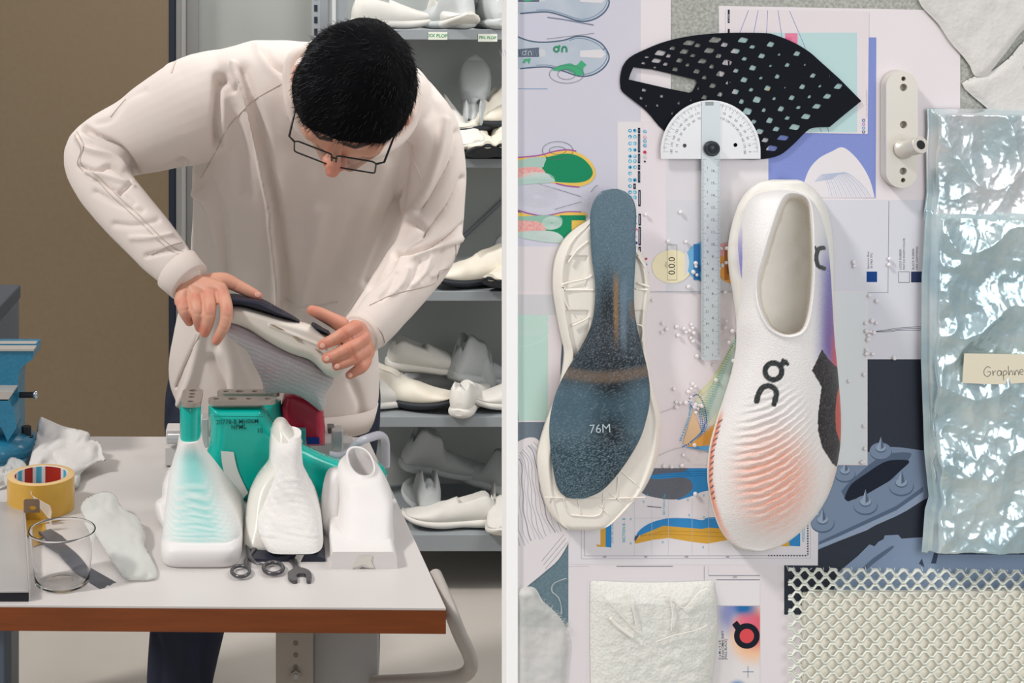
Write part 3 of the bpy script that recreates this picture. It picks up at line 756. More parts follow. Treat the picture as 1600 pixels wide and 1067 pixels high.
b.tube(tp, [.0080, .0078, .0066, .0070, .0068], m_pl, 32, True); b.build('stud', pl)
dn = (tip-bs).normalized(); b = MB(); b.tube([tip, tip+dn*.0006], [.0070, .0066], m_pl, 32); b.build('stud_rim', pl)
b = MB(); b.tube([tip+dn*.0005, tip+dn*.0009], [.0036, .0036], mat('dark_bore', (22, 22, 26), .6), 24); b.build('stud_bore', pl)
for x, y in ((1402, 122), (1401.5, 279)):
    b = MB(); b.ball(B(x, y, 6.5), .0016, mat('brass_screw', (160, 140, 96), .35, metal=.8), 12, 8); b.build('screw', pl)

# ---- generic height-field sole
def heightfield(name, tab, hfun, fn, material, parent=None, nu=60, step=2.0, paint=None, k=1.0, base=1.5):
    """tab rows: (y, xl, xr); hfun(y, u, x) -> mm; closed at the board with a rim."""
    y0, y1 = tab[0][0], tab[-1][0]; n = max(4, int((y1-y0)/step))
    ys_ = [y0+(y1-y0)*(.5-.5*math.cos(PI*i/n))*0.35+(y1-y0)*(i/n)*.65 for i in range(n+1)]
    rows = []; X = np.zeros((n+1, nu+1)); Y = np.zeros((n+1, nu+1))
    for i, y in enumerate(ys_):
        xl, xr = interp(tab, y); r = []
        for j in range(nu+1):
            u = -math.cos(PI*j/nu); u = .6*u+.4*(2*j/nu-1); x = (xl+xr)/2+(xr-xl)/2*u
            X[i, j] = x; Y[i, j] = y
            r.append(fn(x, y, hfun(y, u, x)))
        rows.append(r)
    b = MB(); b.grid(rows[::-1], material, True)
    back = [[fn(X[i, j], Y[i, j], base) for j in range(nu+1)] for i in range(n+1)]
    nb = len(b.v)
    b.grid(back, material, True)
    N_ = (n+1)*(nu+1)
    idx = lambda i, j: (n-i)*(nu+1)+j
    bd = lambda i, j: nb+i*(nu+1)+j
    for i in range(n):
        b.f.append((idx(i, 0), idx(i+1, 0), bd(i+1, 0), bd(i, 0))); b.f.append((idx(i, nu), bd(i, nu), bd(i+1, nu), idx(i+1, nu)))
        b.m += [0, 0]; b.sm += [True, True]
    for j in range(nu):
        b.f.append((idx(0, j), bd(0, j), bd(0, j+1), idx(0, j+1))); b.f.append((idx(n, j), idx(n, j+1), bd(n, j+1), bd(n, j)))
        b.m += [0, 0]; b.sm += [True, True]
    col = None
    if paint is not None:
        C = paint(X, Y)
        A = np.concatenate([C, np.ones(C.shape[:2]+(1,))], 2)
        col = np.concatenate([A[::-1].reshape(-1, 4), A.reshape(-1, 4)])
    return b.build(name, parent, color=col)
def tabify(left, right, step=6):
    """two polylines (x, y) from top to bottom -> rows (y, xl, xr)"""
    l = sorted([(y, x) for x, y in catmull(left, 6)]); r = sorted([(y, x) for x, y in catmull(right, 6)])
    y0 = max(l[0][0], r[0][0]); y1 = min(l[-1][0], r[-1][0]); n = int((y1-y0)/step)+1
    ys_ = [y0+(y1-y0)*.5*(1-math.cos(PI*i/n)) for i in range(n+1)]
    return [(y, interp(l, y)[0], interp(r, y)[0]) for y in ys_]

# ---- white foam midsole and the carbon plate on it
m_foam = mat('cream_white_foam', (234, 228, 218), .7, bump=(700, .08), sss=.05)
tabS = tabify([(922, 341), (898, 356), (878, 376), (865, 406), (862, 446), (867, 483), (874, 520), (880, 551), (872, 600), (852, 655), (840, 697), (838, 723), (845, 765), (859, 801), (884, 820), (905, 824)],
              [(932, 341), (965, 352), (988, 380), (1001, 396), (1010, 422), (1013, 451), (1008, 483), (1005, 509), (1006, 530), (1009, 560), (1017, 602), (1028, 638), (1030, 666), (1025, 709), (1006, 754), (978, 787), (946, 813), (912, 824)])
def hS(y, u, x):
    e = max(0, 1-abs(u)**6)**.35
    rim = sm(.80, .86, abs(u))
    h = 16+3*rim
    h *= e
    h = max(h, 1.6)
    if y < 620: h -= 2.2*(1-rim)*(1 if (395 < y < 445 or 480 < y < 560) and abs(u) > .35 else 0)
    e2 = min(1, (y-341)/14, (824-y)/14); e2 = math.sqrt(max(0, 1-(1-max(e2, 0))**2))
    return 1.6+(h-1.6)*e2
ws = empty('foam_midsole', B(935, 822, 1), 'white foam midsole lying under the dark carbon plate', 'shoe sole')
heightfield('sole_body', tabS, hS, B, m_foam, ws, 70, 1.6)
# moulded ribs and outlines on the sole
m_rib = mat('foam_rib', (240, 234, 224), .7)
for pts in ([(845, 766), (900, 768), (950, 768), (1000, 766)], [(873, 768), (882, 790), (892, 794), (930, 793), (935, 760)], [(896, 770), (900, 792)], [(958, 735), (956, 768)], [(958, 722), (985, 745)], [(930, 778), (942, 792)], [(945, 760), (962, 772)]):
    b = MB(); b.tube([B(x, y, 16.4) for x, y in catmull(pts, 4)], .00055, m_rib, 6); b.build('moulded_rib', ws)
for pts in ([(876, 446), (873, 438), (908, 430), (918, 424)], [(877, 447), (920, 447)], [(985, 445), (1004, 447)], [(988, 436), (1006, 442)], [(882, 404), (895, 386), (912, 372)], [(888, 502), (905, 494), (914, 488)], [(985, 500), (996, 504), (995, 526)], [(989, 395), (1000, 412)], [(873, 440), (876, 462), (884, 478)]):
    b = MB(); b.tube([B(x, y, 16.0) for x, y in catmull(pts, 4)], .0008, m_rib, 6); b.build('moulded_rib', ws)
m_carb = mat('carbon_plate', (60, 80, 96), .3, metal=.2, coat=.3)
nt = m_carb.node_tree; bs_ = nt.nodes['Principled BSDF']
tabC = tabify([(948, 290.5), (931, 295), (919, 311), (914, 333), (914.5, 365), (917, 401), (921.8, 438), (919.7, 483), (910, 514), (896, 540), (877, 571), (863, 600), (854, 632), (851, 660), (853, 690), (856, 715), (862, 745), (871, 760), (885, 765.5)],
              [(956, 290.5), (970, 296), (981, 309), (985, 330), (983.7, 367), (984.5, 386), (981.5, 446), (983, 483), (990.5, 525), (1000, 562), (1005, 595), (1005, 615), (1001, 640), (989, 678), (961, 723), (932, 754), (905, 765.5)])
rc = np.random.RandomState(2)
def vnoise(X, Y, s, seed=0):
    out = np.empty(X.shape); it = np.nditer([X, Y], flags=['multi_index'])
    for a, b_ in it: out[it.multi_index] = mnoise.noise(Vector((float(a)*s, float(b_)*s, seed)))
    return out
def paintC(X, Y):
    C = np.zeros(X.shape+(3,))
    def mix(mk, rgb):
        nonlocal C
        mk = np.clip(mk, 0, 1)[..., None]; C = C*(1-mk)+np.array(L3(rgb)[:3])*mk
    one = np.ones(X.shape)
    mix(one, (84, 108, 122))
    n1 = vnoise(X, Y, .25); n2 = vnoise(X, Y, .9, 3)
    mix(sm(380, 470, Y+n1*20)*sm(22+26*sm(380, 560, Y), 2, abs(X-(940+(Y-400)*.02))), (28, 32, 38))
    mix(sm(460, 520, Y)*sm(610, 560, Y)*.9, (30, 36, 44))
    mix(sm(6, 1, abs(X-953-n1*2))*sm(410, 440, Y)*sm(545, 480, Y)*.8, (150, 112, 66))
    mix(sm(8, 2, abs(X-964))*sm(420, 450, Y)*sm(560, 500, Y)*.5, (120, 140, 158))
    mix(sm(10, 3, abs(X-980))*sm(455, 470, Y)*sm(500, 480, Y)*.6, (120, 90, 66))
    mix(sm(14, 3, abs(Y-570-8*np.cos((X-930)/40)))*.75, (120, 100, 84))
    mix(sm(590, 620, Y)*sm(670, 620, Y)*.6, (70, 100, 116))
    mix(sm(655, 700, Y)*.75, (34, 56, 68))
    sp = sm(.12, .45, n2+rc.rand(*X.shape)*.5-.25)*(.15+.55*sm(640, 700, Y)+.12*sm(600, 560, Y))
    mix(sp, (150, 172, 180))
    mix(((rc.rand(*X.shape) > .93)*.35), (150, 168, 178))
    return C
m_carbA = mat('carbon_plate_worn', (60, 80, 96), .36, attr=True, metal=.15)
def hC(y, u, x):
    e = max(0, 1-abs(u)**14)**.5
    return 19.0+1.6*e+2.2*sm(700, 560, y)*sm(480, 560, y)
cp = empty('carbon_sole_plate', B(930, 765, 19), 'dark blue-grey carbon sole plate stamped 76M, scuffed, on the white midsole', 'shoe part')
heightfield('plate', tabC, hC, B, m_carbA, cp, 90, 1.1, paintC, base=18.6)
b = MB(); b.text('76M', 19, (928, 658), 0.05, B, mat('stamped_text', (176, 192, 200), .5), 21.7, center=True, bold=.0)
b.build('stamped_text', cp)

# ---- the knitted shoe
shoe = empty('knit_running_shoe', B(1210, 856, 1.2), 'white knit running shoe with orange ribs, violet heel and black side patch', 'shoe')
nv = (Vector((0, 0, CAMZ))-B(1205, 560)).normalized()
def S(px, py, h):                                # leaning slightly off the board, as it rests on its sole edge
    p = B(px, py, 0); return p+nv*(h*.001)
Lf = [(1205, 283), (1182, 290), (1166, 302), (1153, 322), (1143, 352), (1138, 380), (1137, 402), (1140, 430), (1145, 460), (1150, 500), (1150, 540), (1143, 580), (1131, 620), (1118, 660), (1108, 700), (1105, 744), (1110, 780), (1120, 815), (1134, 839), (1154, 854), (1180, 859.5)]
Rf = [(1215, 283), (1240, 282), (1258, 288), (1275, 300), (1290, 322), (1298, 350), (1302, 385), (1303, 430), (1303, 480), (1304, 530), (1308, 580), (1313, 630), (1315, 665), (1313, 700), (1305, 742), (1291, 780), (1269, 812), (1241, 838), (1215, 853), (1190, 859.5)]
tabO = tabify(Lf, Rf, 4)
def endr(y, y0, y1, w0, w1):
    a = min(1, (y-y0)/w0); b_ = min(1, (y1-y)/w1)
    return math.sqrt(max(0, 1-(1-max(a, 0))**2))*math.sqrt(max(0, 1-(1-max(b_, 0))**2))
def hO(y, u, x):
    e = max(0, 1-abs(u)**8)**.4
    h = 27 if y < 600 else 27-6*sm(600, 850, y)
    return max(1.5, (h+1.2*nz(x*.05, y*.05))*e*endr(y, 282, 860, 10, 14))
m_mid = mat('shoe_midsole_foam', (236, 233, 226), .65, bump=(500, .1))
heightfield('midsole', tabO, hO, S, m_mid, shoe, 60, 2.5, base=1.3)
# printed side of the midsole
b = MB()
# upper
Lu = [(1212, 303), (1190, 308), (1172, 318), (1163, 335), (1157, 360), (1154, 386), (1157, 420), (1160, 446), (1158, 475), (1152, 510), (1151, 545), (1145, 580), (1134, 620), (1122, 660), (1112, 700), (1109, 744), (1114, 780), (1124, 812), (1138, 836), (1158, 849), (1182, 854)]
Ru = [(1222, 303), (1245, 306), (1262, 314), (1275, 330), (1284, 352), (1292, 385), (1296, 430), (1299, 480), (1302, 530), (1307, 580), (1311, 630), (1312, 665), (1310, 700), (1302, 740), (1287, 777), (1265, 808), (1238, 833), (1213, 848), (1192, 854)]
tabU = tabify(Lu, Ru, 4)
opn = catmull([(1100+x/3.4417, 270+y/3.4417) for x, y in ((440, 158), (482, 146), (530, 156), (563, 200), (574, 300), (578, 450), (577, 600), (560, 760), (530, 850), (480, 880), (420, 880), (355, 842), (310, 760), (290, 680), (292, 590), (322, 480), (370, 322), (408, 212))], 5, True)
opa = np.array(opn)
def opn_d(x, y):                                 # signed distance (inside positive)
    X = np.array([x]); Y = np.array([y])
    d = seg_dist(X, Y, opn+[opn[0]])[0]
    return d if inside(X, Y, opn)[0] else -d
ribs = []
for k in range(13):                              # curved raised ribs across the forefoot
    a = k/12
    ribs.append(catmull([(1168+a*6, 700-0*a+a*-85+60), (1188+a*8, 752-a*96), (1216+a*8, 728-a*98), (1240+a*8, 690-a*92), (1262+a*6, 640-a*80), (1276+a*2, 600-a*70)], 4))
HU_TAB = catmull([(303, 60), (340, 74), (400, 80), (480, 78), (530, 74), (620, 66), (700, 56), (780, 44), (830, 32), (854, 24)], 8)
def hU(y, u, x):
    top = interp(HU_TAB if HU_TAB else [(303, 60), (340, 74), (400, 80), (480, 78), (530, 74), (620, 66), (700, 56), (808.6, 44), (830, 32), (854, 24)], y)[0]
    e = max(0, 1-abs(u)**2.6)**.5
    h = 24+(top-24)*e*endr(y, 303, 854, 26, 60)
    if 300 < y < 540 and 1170 < x < 1280:
        d = opn_d(x, y)
        if d > -6: h += 1.8*math.exp(-(d+1.5)**2/6)
        if d > 0:
            fl = 24+.5*math.sin(x*1.1)*math.sin(y*.9)+(8*sm(12, 0, d))
            h = h+(fl-h)*sm(0, 5, d)
    return h
def paintU(X, Y):
    C = np.zeros(X.shape+(3,))
    def mix(mk, rgb):
        nonlocal C
        mk = np.clip(mk*np.ones(X.shape), 0, 1)[..., None]; C = C*(1-mk)+np.array(L3(rgb)[:3])*mk
    mix(1, (240, 237, 236))
    g = rc.rand(*X.shape)
    # orange forefoot
    d = np.hypot((X-1208)/62, (Y-745)/82)
    ang = vnoise(X*.4+Y*.2, Y*1.0, .12)
    rib = .5+.5*np.sin((Y+.0045*np.clip(X-1150, -30, 200)**2)*.52+ang*1.6)
    mix(sm(1.25, .35, d)*(.35+.65*rib)*(.75+.4*g), (238, 148, 118))
    mix(sm(1.7, .6, d)*.35, (246, 212, 196))
    mix(sm(.7, 0, np.hypot((X-1205)/55, (Y-650)/30))*.35*(.4+.6*rib), (212, 200, 208))
    # orange toe tint along the outer right
    mix(sm(1290, 1312, X+(Y-700)*.1)*sm(680, 760, Y)*.6, (244, 196, 150))
    # heel violet gradient on the right, red below
    e = 1303-X
    v = sm(38, 6, e-(Y-400)*.02)*sm(350, 440, Y)*sm(600, 540, Y)
    mix(v*.95*(.85+.3*g), (86, 84, 176))
    mix(sm(30, 4, e)*sm(430, 520, Y)*sm(600, 560, Y)*.8, (128, 82, 150))
    mix(sm(12, 0, e)*sm(510, 550, Y)*sm(620, 590, Y), (206, 76, 92))
    mix(sm(30, 10, e)*sm(305, 340, Y)*sm(420, 380, Y)*.35, (196, 204, 208))
    # black side patch
    pat = [(1090+x/3.138, 540+y/3.138) for x, y in ((598, 20), (625, 60), (660, 95), (690, 110), (720, 230), (720, 600), (684, 592), (650, 560), (600, 480), (580, 400), (580, 320), (592, 230), (596, 195), (550, 118))]
    mix(inside(X, Y, pat)*1.0, (38, 34, 38))
    pat2 = [(1090+x/3.138, 540+y/3.138) for x, y in ((680, 205), (720, 200), (720, 480), (690, 465), (668, 400), (664, 320), (670, 250))]
    mix(inside(X, Y, pat2)*(.9+.2*rib), (206, 88, 76))
    # tiny violet on the left of the heel
    pat3 = [(1100+x/3.4417, 270+y/3.4417) for x, y in ((206, 280), (214, 330), (212, 400), (213, 480), (208, 585), (196, 540), (183, 470), (180, 400), (190, 330))]
    mix(inside(X, Y, pat3)*sm(340, 420, Y)*(.8+.3*g), (112, 108, 214))
    # left forefoot side print
    le = np.interp(Y, [p[1] for p in Lu], [p[0] for p in Lu])
    mix(sm(9, 2, X-le)*sm(632, 660, Y)*sm(830, 770, Y), (240, 130, 90))
    mix(sm(12, 3, X-le)*sm(700, 760, Y)*sm(850, 820, Y)*.6, (244, 160, 124))
    zz = (np.abs(((Y*.11+(X-le)*.1) % 1)-.5) < .17)&(X-le < 7)&(X-le > 1)&(Y > 650)&(Y < 775)
    mix(zz*.85, (44, 48, 70))
    # logo on the vamp
    f = lambda p: [(1090+x/3.138, 540+y/3.138) for x, y in p]
    dr = np.abs(np.hypot(X-1208.3, Y-579)-12.3)
    dk = (40, 46, 48)
    mix(sm(4.5, 3.7, dr), dk)
    mix(sm(4.4, 3.8, seg_dist(X, Y, f([(404, 92), (426, 80)]))), dk); mix(sm(3.2, 2.6, seg_dist(X, Y, f([(415, 72), (436, 88)]))), dk)
    mix(sm(4.6, 3.9, seg_dist(X, Y, f(catmull([(293, 262), (303, 226), (322, 198), (350, 190), (375, 202), (385, 228), (374, 274)], 4)))), dk)
    f7 = lambda p: [(1100+x/3.4417, 270+y/3.4417) for x, y in p]
    mix(sm(3.6, 3.0, seg_dist(X, Y, f7(catmull([(632, 430), (604, 440), (592, 470), (592, 500), (604, 530), (634, 536)], 4)))), dk)
    mix(sm(1.8, 1.2, seg_dist(X, Y, f7([(586, 432), (592, 470), (584, 500), (592, 530)]))), dk)
    # insole / lining
    io = inside(X, Y, opn); dd = seg_dist(X, Y, opn+[opn[0]])
    mix(io*sm(1, 5, dd), (232, 224, 210)); mix(io*sm(2, 4, dd)*(np.sin(X*1.3-Y*.9) > .3)*.25, (206, 200, 188))
    mix(io*sm(8, 12, dd)*(Y > 478)*.8, (238, 233, 224))
    mix((g > .82)*.12, (196, 192, 190))
    return C
m_knit = mat('white_knit', (240, 237, 236), .85, attr=True, bump=(900, .35, .0008, 'voronoi'), sheen=.2)
up = heightfield('knit_upper', tabU, hU, S, m_knit, shoe, 190, 1.2, paintU, base=20)
# sculpt the ribs along the surface
a = coords(up.data); nrm = normals(up.data); off = np.array(wloc(shoe))
wp_ = a+off
px_ = PX0+wp_[:, 0]/wp_[:, 1]*FPX; py_ = PY0+(CAMZ-wp_[:, 2])/wp_[:, 1]*FPX
d = np.hypot((px_-1212)/70, (py_-715)/115)
ang = np.array([mnoise.noise(Vector((x*.05, y*.1, 2))) for x, y in zip(px_, py_)])
wv = np.sin((py_+.0045*np.clip(px_-1150, -30, 200)**2)*.52+ang*1.6)
a += nrm*(sm(1.15, .5, d)*wv*.0007)[:, None]
setco(up.data, a)
for xs, nm in (((1200, 1196, 283, 280), 'heel_pull'), ):
    pass

# ---- clear beads scattered over the sheets
m_bead = mat('clear_bead', (250, 246, 246), .15, trans=.25, ior=1.3)
bp = [(x/3.1389+1000, y/3.1389+240) for x, y in ((135, 428), (222, 431), (195, 286), (392, 463), (418, 461), (417, 532), (398, 545), (384, 560), (269, 535), (270, 550), (257, 578), (274, 592), (235, 651), (60, 716), (412, 676), (108, 830), (128, 858), (105, 873), (176, 846), (212, 856), (222, 872), (184, 889), (249, 836), (255, 852), (240, 866), (260, 877), (246, 902), (257, 918), (418, 819), (412, 851), (386, 865), (449, 867), (431, 922), (276, 990), (353, 1030), (453, 1012), (25, 298))]
bp += [(x/5.925+1040, y/5.925+540) for x, y in ((285, 95), (430, 170), (458, 313), (74, 395), (245, 350), (265, 372), (232, 395), (205, 420), (92, 515), (92, 562), (128, 522), (182, 523), (230, 470), (272, 540), (290, 575), (262, 562), (300, 545), (325, 552), (272, 612), (260, 912), (160, 1005))]
bp += [(1100+x/3.4417, 270+y/3.4417) for x, y in ((800, 478), (803, 498), (991, 460), (988, 492), (884, 658), (924, 686), (864, 805), (898, 793), (921, 805), (868, 848), (888, 850), (908, 856), (878, 870), (877, 894), (868, 948), (868, 970), (901, 971), (1017, 992))]
bp += [(1090+x/3.138, 540+y/3.138) for x, y in ((738, 171), (812, 138), (812, 390), (816, 500), (808.6, 566), (800, 568))]
bp += [(x*.25625+880, y*.25625+700) for x, y in ((612, 104), (656, 108), (720, 102), (732, 40), (800, 273))]
proto = None
for i, (x, y) in enumerate(bp):
    z = .0016*(1+.15*math.sin(i*3.3)); h = 2.6
    if proto is None:
        b = MB(); c = B(x, y, h); b.ball(c, .0016, m_bead, 14, 10, (1, .75, 1)); proto = b.build('clear_bead', origin=c)
        o_ = proto
    else:
        o_ = proto.copy(); COL.objects.link(o_); o_.location = B(x, y, h)
    o_.scale = (z/.0016,)*3
    tag(o_, 'tiny clear plastic bead stuck among many others on the white sheets', 'bead', 'clear beads scattered on the sheets')

# ---- crumpled foil bag
def crumple(x, y, amp, seed, ridged=1.0):
    v = 0; f_ = 1/(95. if ridged else 70.); a_ = amp
    for k in range(5):
        n = mnoise.noise(Vector((x*f_+seed, y*f_*.8, k*3.1)))
        v += a_*((1-2*abs(n)) if ridged else n); f_ *= 2.3; a_ *= (.36 if ridged else .5)
    return v
def foil(name, left, top, bottom, right, base, amp, seed, material, parent, step=2.2, thick=10):
    y0, y1 = top, bottom; n = int((y1-y0)/step); rows = []
    for i in range(n+1):
        y = y0+(y1-y0)*i/n; xl = interp(left, y)[0]; r = []; m = int((right-left[0][1])/step)
        for j in range(m+1):
            x = xl+(right-xl)*j/m
            e = sm(0, 14, x-xl)*sm(0, 10, y-y0)*sm(0, 10, y1-y)
            h = base+e*(thick+crumple(x, y, amp, seed))
            if x-xl < 10: h = base+2+sm(0, 10, x-xl)*1.5
            r.append(B(x, y, max(h, base)))
        rows.append(r)
    b = MB(); b.grid(rows[::-1], material, True)
    return b.build(name, parent, solid=.0002)
m_foil = mat('silver_teal_foil', (208, 224, 226), .2, metal=.5, vary=(26, .8, (170, 196, 204), None, .1))
m_foil2 = mat('pale_foil', (224, 226, 228), .2, metal=.5, vary=(26, .7, (180, 206, 212), None, .1))
fbag = empty('foil_bag', B(1520, 857, 1), 'crumpled silvery teal foil bag with a handwritten tape label', 'bag')
foil('bag_neck', [(168, 1444), (200, 1445), (240, 1443), (300, 1444), (332, 1440)], 169, 345, 1660, 2, 5, 4.4, m_foil2, fbag, 1.7, 6)
foil('bag_body', [(325, 1440), (345, 1438), (400, 1435), (430, 1433), (560, 1432), (700, 1437), (770, 1444), (790, 1438), (857, 1433)], 326, 857, 1660, 6, 6.5, 9.7, m_foil, fbag, 1.7, 10)
b = MB(); m_seam = mat('foil_seam_glint', (246, 226, 208), .25, metal=.4)
for dx in (0, 4.5):
    b.tube([B(1446+dx+1.2*math.sin(y*.13)+(2 if y < 400 else 0), y, 15+1.5*math.sin(y*.2)) for y in range(350, 750, 8)], .0005, m_foil2, 6)
b.build('seam', fbag)
b = MB(); m_tape = mat('masking_tape', (222, 214, 192), .6)
q = catmull([(1484, 541), (1520, 541.5), (1600, 543), (1640, 545)], 4); q2 = catmull([(1640, 584), (1600, 584), (1540, 588), (1481, 586)], 4)
b.poly(q+q2, B, m_tape, 24, 24.3); tp_ = b.build('tape_label', fbag)
b = MB(); pk = mat('pencil_writing', (74, 72, 70), .7)
def hand(sx, sy, k, strokes_):
    for st in strokes_: b.line([(sx+x*k, sy-y*k) for x, y in catmull(st, 5)], .75, B, pk, 24.45)
k_ = 1.0
hand(1514, 576, k_, [[(10, 13), (5, 15), (0, 9), (1, 2), (6, 0), (10, 4), (10, 7), (5, 7)]])                       # G
hand(1527, 575, k_, [[(0, 8), (1, 0), (1.5, 5), (5, 8)]])                                                       # r
hand(1534, 575, k_, [[(6, 7), (2, 8), (0, 3), (3, 0), (6, 3), (6, 8), (7, 0)]])                                   # a
hand(1543, 575, k_, [[(0, 7), (1, -7)], [(0, 6), (4, 8), (6, 4), (1, 0)]])                                        # p
hand(1551, 574, k_, [[(0, 14), (1, 0), (3, 6), (6, 6), (7, 0)]])                                                 # h
hand(1560, 574, k_, [[(0, 7), (1, 0), (3, 7), (6, 6), (7, 0)]])                                                  # n
hand(1568, 573, k_, [[(0, 3), (6, 5), (4, 8), (1, 6), (1, 1), (6, 0)]])                                         # e
hand(1584, 573, k_, [[(0, 14), (1, 0), (3, 6), (6, 6), (7, 0)]])                                                 # h
hand(1593, 573, k_, [[(0, 3), (6, 5), (4, 8), (1, 6), (1, 1), (8, 0)]])                                         # e
b.build('handwriting', tp_)

# ---- white gauze, top right
m_gauze = mat('white_fleece', (228, 224, 220), .9, bump=(300, .3), translucent=.1, vary=(20, .3, (206, 210, 206)))
def cloth_patch(name, poly_, h, amp, label, cat, m, step=3, seed=0, edge=10):
    xs = [p[0] for p in poly_]; ys_ = [p[1] for p in poly_]
    nx = int((max(xs)-min(xs))/step)+2; ny = int((max(ys_)-min(ys_))/step)+2
    X, Y = np.meshgrid(min(xs)+np.arange(nx)*step, min(ys_)+np.arange(ny)*step)
    ins = inside(X, Y, poly_); dd = seg_dist(X, Y, list(poly_)+[poly_[0]])
    # snap border points onto the outline
    idx = -np.ones(X.shape, int); vs = []
    near = (~ins) & (dd < step*1.0)
    for j in range(ny):
        for i in range(nx):
            if ins[j, i] or near[j, i]:
                x, y = X[j, i], Y[j, i]
                if near[j, i]:
                    best = None
                    for (ax, ay), (bx, by) in zip(poly_, list(poly_[1:])+[poly_[0]]):
                        vx, vy = bx-ax, by-ay; q = vx*vx+vy*vy+1e-9; t = min(1, max(0, ((x-ax)*vx+(y-ay)*vy)/q))
                        qx, qy = ax+t*vx, ay+t*vy; dq = (qx-x)**2+(qy-y)**2
                        if best is None or dq < best[0]: best = (dq, qx, qy)
                    x, y = best[1], best[2]; e = 0
                else: e = float(sm(0, edge, dd[j, i]))
                idx[j, i] = len(vs)
                vs.append(B(x, y, h+e*(amp*1.2+crumple(x, y, amp, seed, 0))))
    fs = []
    for j in range(ny-1):
        for i in range(nx-1):
            q = [idx[j, i], idx[j+1, i], idx[j+1, i+1], idx[j, i+1]]
            q = [k for k in q if k >= 0]
            if len(q) >= 3: fs.append(tuple(q))
    b = MB(); b.add(vs, fs, m, True)
    return tag(b.build(name, solid=.0005), label, cat)
cloth_patch('fleece_sheet', catmull([(1428, -20), (1436, 8), (1462, 36), (1482, 66), (1500, 86), (1512, 102), (1521, 119), (1540, 116), (1570, 80), (1604, 40), (1660, 20)], 4)+[(1660, -20)], 3.0, 1.6, 'white fleece sheet draped over the top right corner', 'fabric', m_gauze, 3, 1)
cloth_patch('fleece_sheet', catmull([(1501, 130), (1510, 124), (1522, 119), (1545, 112), (1575, 90), (1604, 60), (1660, 40)], 4)+[(1660, 290), (1600, 226), (1570, 196), (1544, 172), (1520, 152), (1506, 140)], 2.2, 1.4, 'white fleece sheet with a green pen mark, partly under the foil bag', 'fabric', m_gauze, 3, 6)
b = MB(); b.line([(1595, 107), (1597, 102), (1600, 105), (1603, 101)], 1.8, B, flat((40, 160, 80)), 7); gp = b.build('pen_mark', bpy.data.objects['fleece_sheet.001'])
m_fluff = mat('pale_fibre_fluff', (240, 238, 234), .95, alpha=.5, bump=(200, .3), vary=(30, .5, (198, 206, 204)))
cloth_patch('fibre_wadding', catmull([(808.6, 940), (808, 922), (820, 916), (836, 918), (848, 938), (864, 952), (880, 972), (889, 1000), (886, 1040), (880, 1100)], 4)+[(808.6, 1100)], 1.2, 2.6, 'tuft of pale fibre wadding in the bottom left corner of the board', 'fabric', m_fluff, 3, 9)
b = MB(); rf = random.Random(4)
for k in range(420):
    t = rf.random(); x = 808+t*78; y = 928+t*62+rf.uniform(-14, 10); a_ = rf.uniform(-1.6, .3); L = rf.uniform(5, 16)
    p = [(x, y)]
    for j in range(4): a_ += rf.uniform(-.5, .5); p.append((p[-1][0]+math.cos(a_)*L/4, p[-1][1]+math.sin(a_)*L/4))
    b.line(p, .35, B, m_fluff, 1.6+rf.random()*2)
for k in range(5):
    b.line(catmull([(884+rf.uniform(-2, 2), 902), (866+rf.uniform(-2, 2), 910), (861+rf.uniform(-2, 2), 922), (871+rf.uniform(-2, 2), 932), (876, 945), (876+rf.uniform(-3, 3), 958)], 6), .5, B, m_fluff, 1.4+k*.1)
b.build('loose_fibre', bpy.data.objects['fibre_wadding'])

# ---- zip bag of granules
gb = empty('granule_bag', B(1015, 1080, 1), 'clear plastic bag filled with pale granules at the bottom centre', 'bag')
m_gr = mat('pale_granules', (232, 229, 220), .6, bump=(420, .45, .0012, 'voronoi'), vary=(500, .35, (196, 206, 202), None, .12))
def pillow(name, x0, y0, x1, y1, base, H, m, parent, step=3, seed=0, crm=0):
    rows = []
    ny = int((y1-y0)/step); nx = int((x1-x0)/step)
    for i in range(ny+1):
        v = i/ny; r = []
        for j in range(nx+1):
            u = j/nx; inx = 5*math.sin(v*5)*(.3+u)
            x = x0+(x1-x0)*u+(inx if u > .5 else -inx*.4)*abs(2*u-1); y = y0+(y1-y0)*v+3*math.sin(u*PI)*(1-v)
            e = (1-abs(2*u-1)**4)**.6*min(1, v/.12+.0)**.6
            r.append(B(x, y, base+e*(H+(crumple(x, y, crm, seed) if crm else 1.2*nz(x*.08, y*.08)))))
        rows.append(r)
    b = MB(); b.grid(rows[::-1], m, True); return b.build(name, parent)
pillow('granules', 922, 906, 1114, 1120, 1.2, 9, m_gr, gb)
m_film = mat('clear_plastic_film', (236, 240, 240), .08, alpha=.16, spec=.8)
pillow('bag_film', 918, 902, 1117, 1125, 1.4, 13.5, m_film, gb, 2.5, 3, 2.2)

b = MB(); m_cr = mat('film_shine', (244, 238, 230), .2)  # pale tubes paint the film's shine along its creases
for pts, r_ in (([(934, 918), (958, 944), (985, 972), (990, 976)], .0005), ([(976, 918), (984, 946), (988, 966)], .0006), ([(1024, 922), (1038, 922), (1044, 945), (1042, 975)], .0006), ([(1044, 924), (1062, 940), (1086, 915), (1098, 910)], .0005), ([(1018, 992), (1046, 982), (1080, 974), (1098, 966)], .0005), ([(948, 955), (960, 968), (982, 984)], .0018)):
    b.tube([B(x, y, 12.6) for x, y in catmull(pts, 5)], r_, m_cr, 6)
b.build('film_shine_creases', gb)
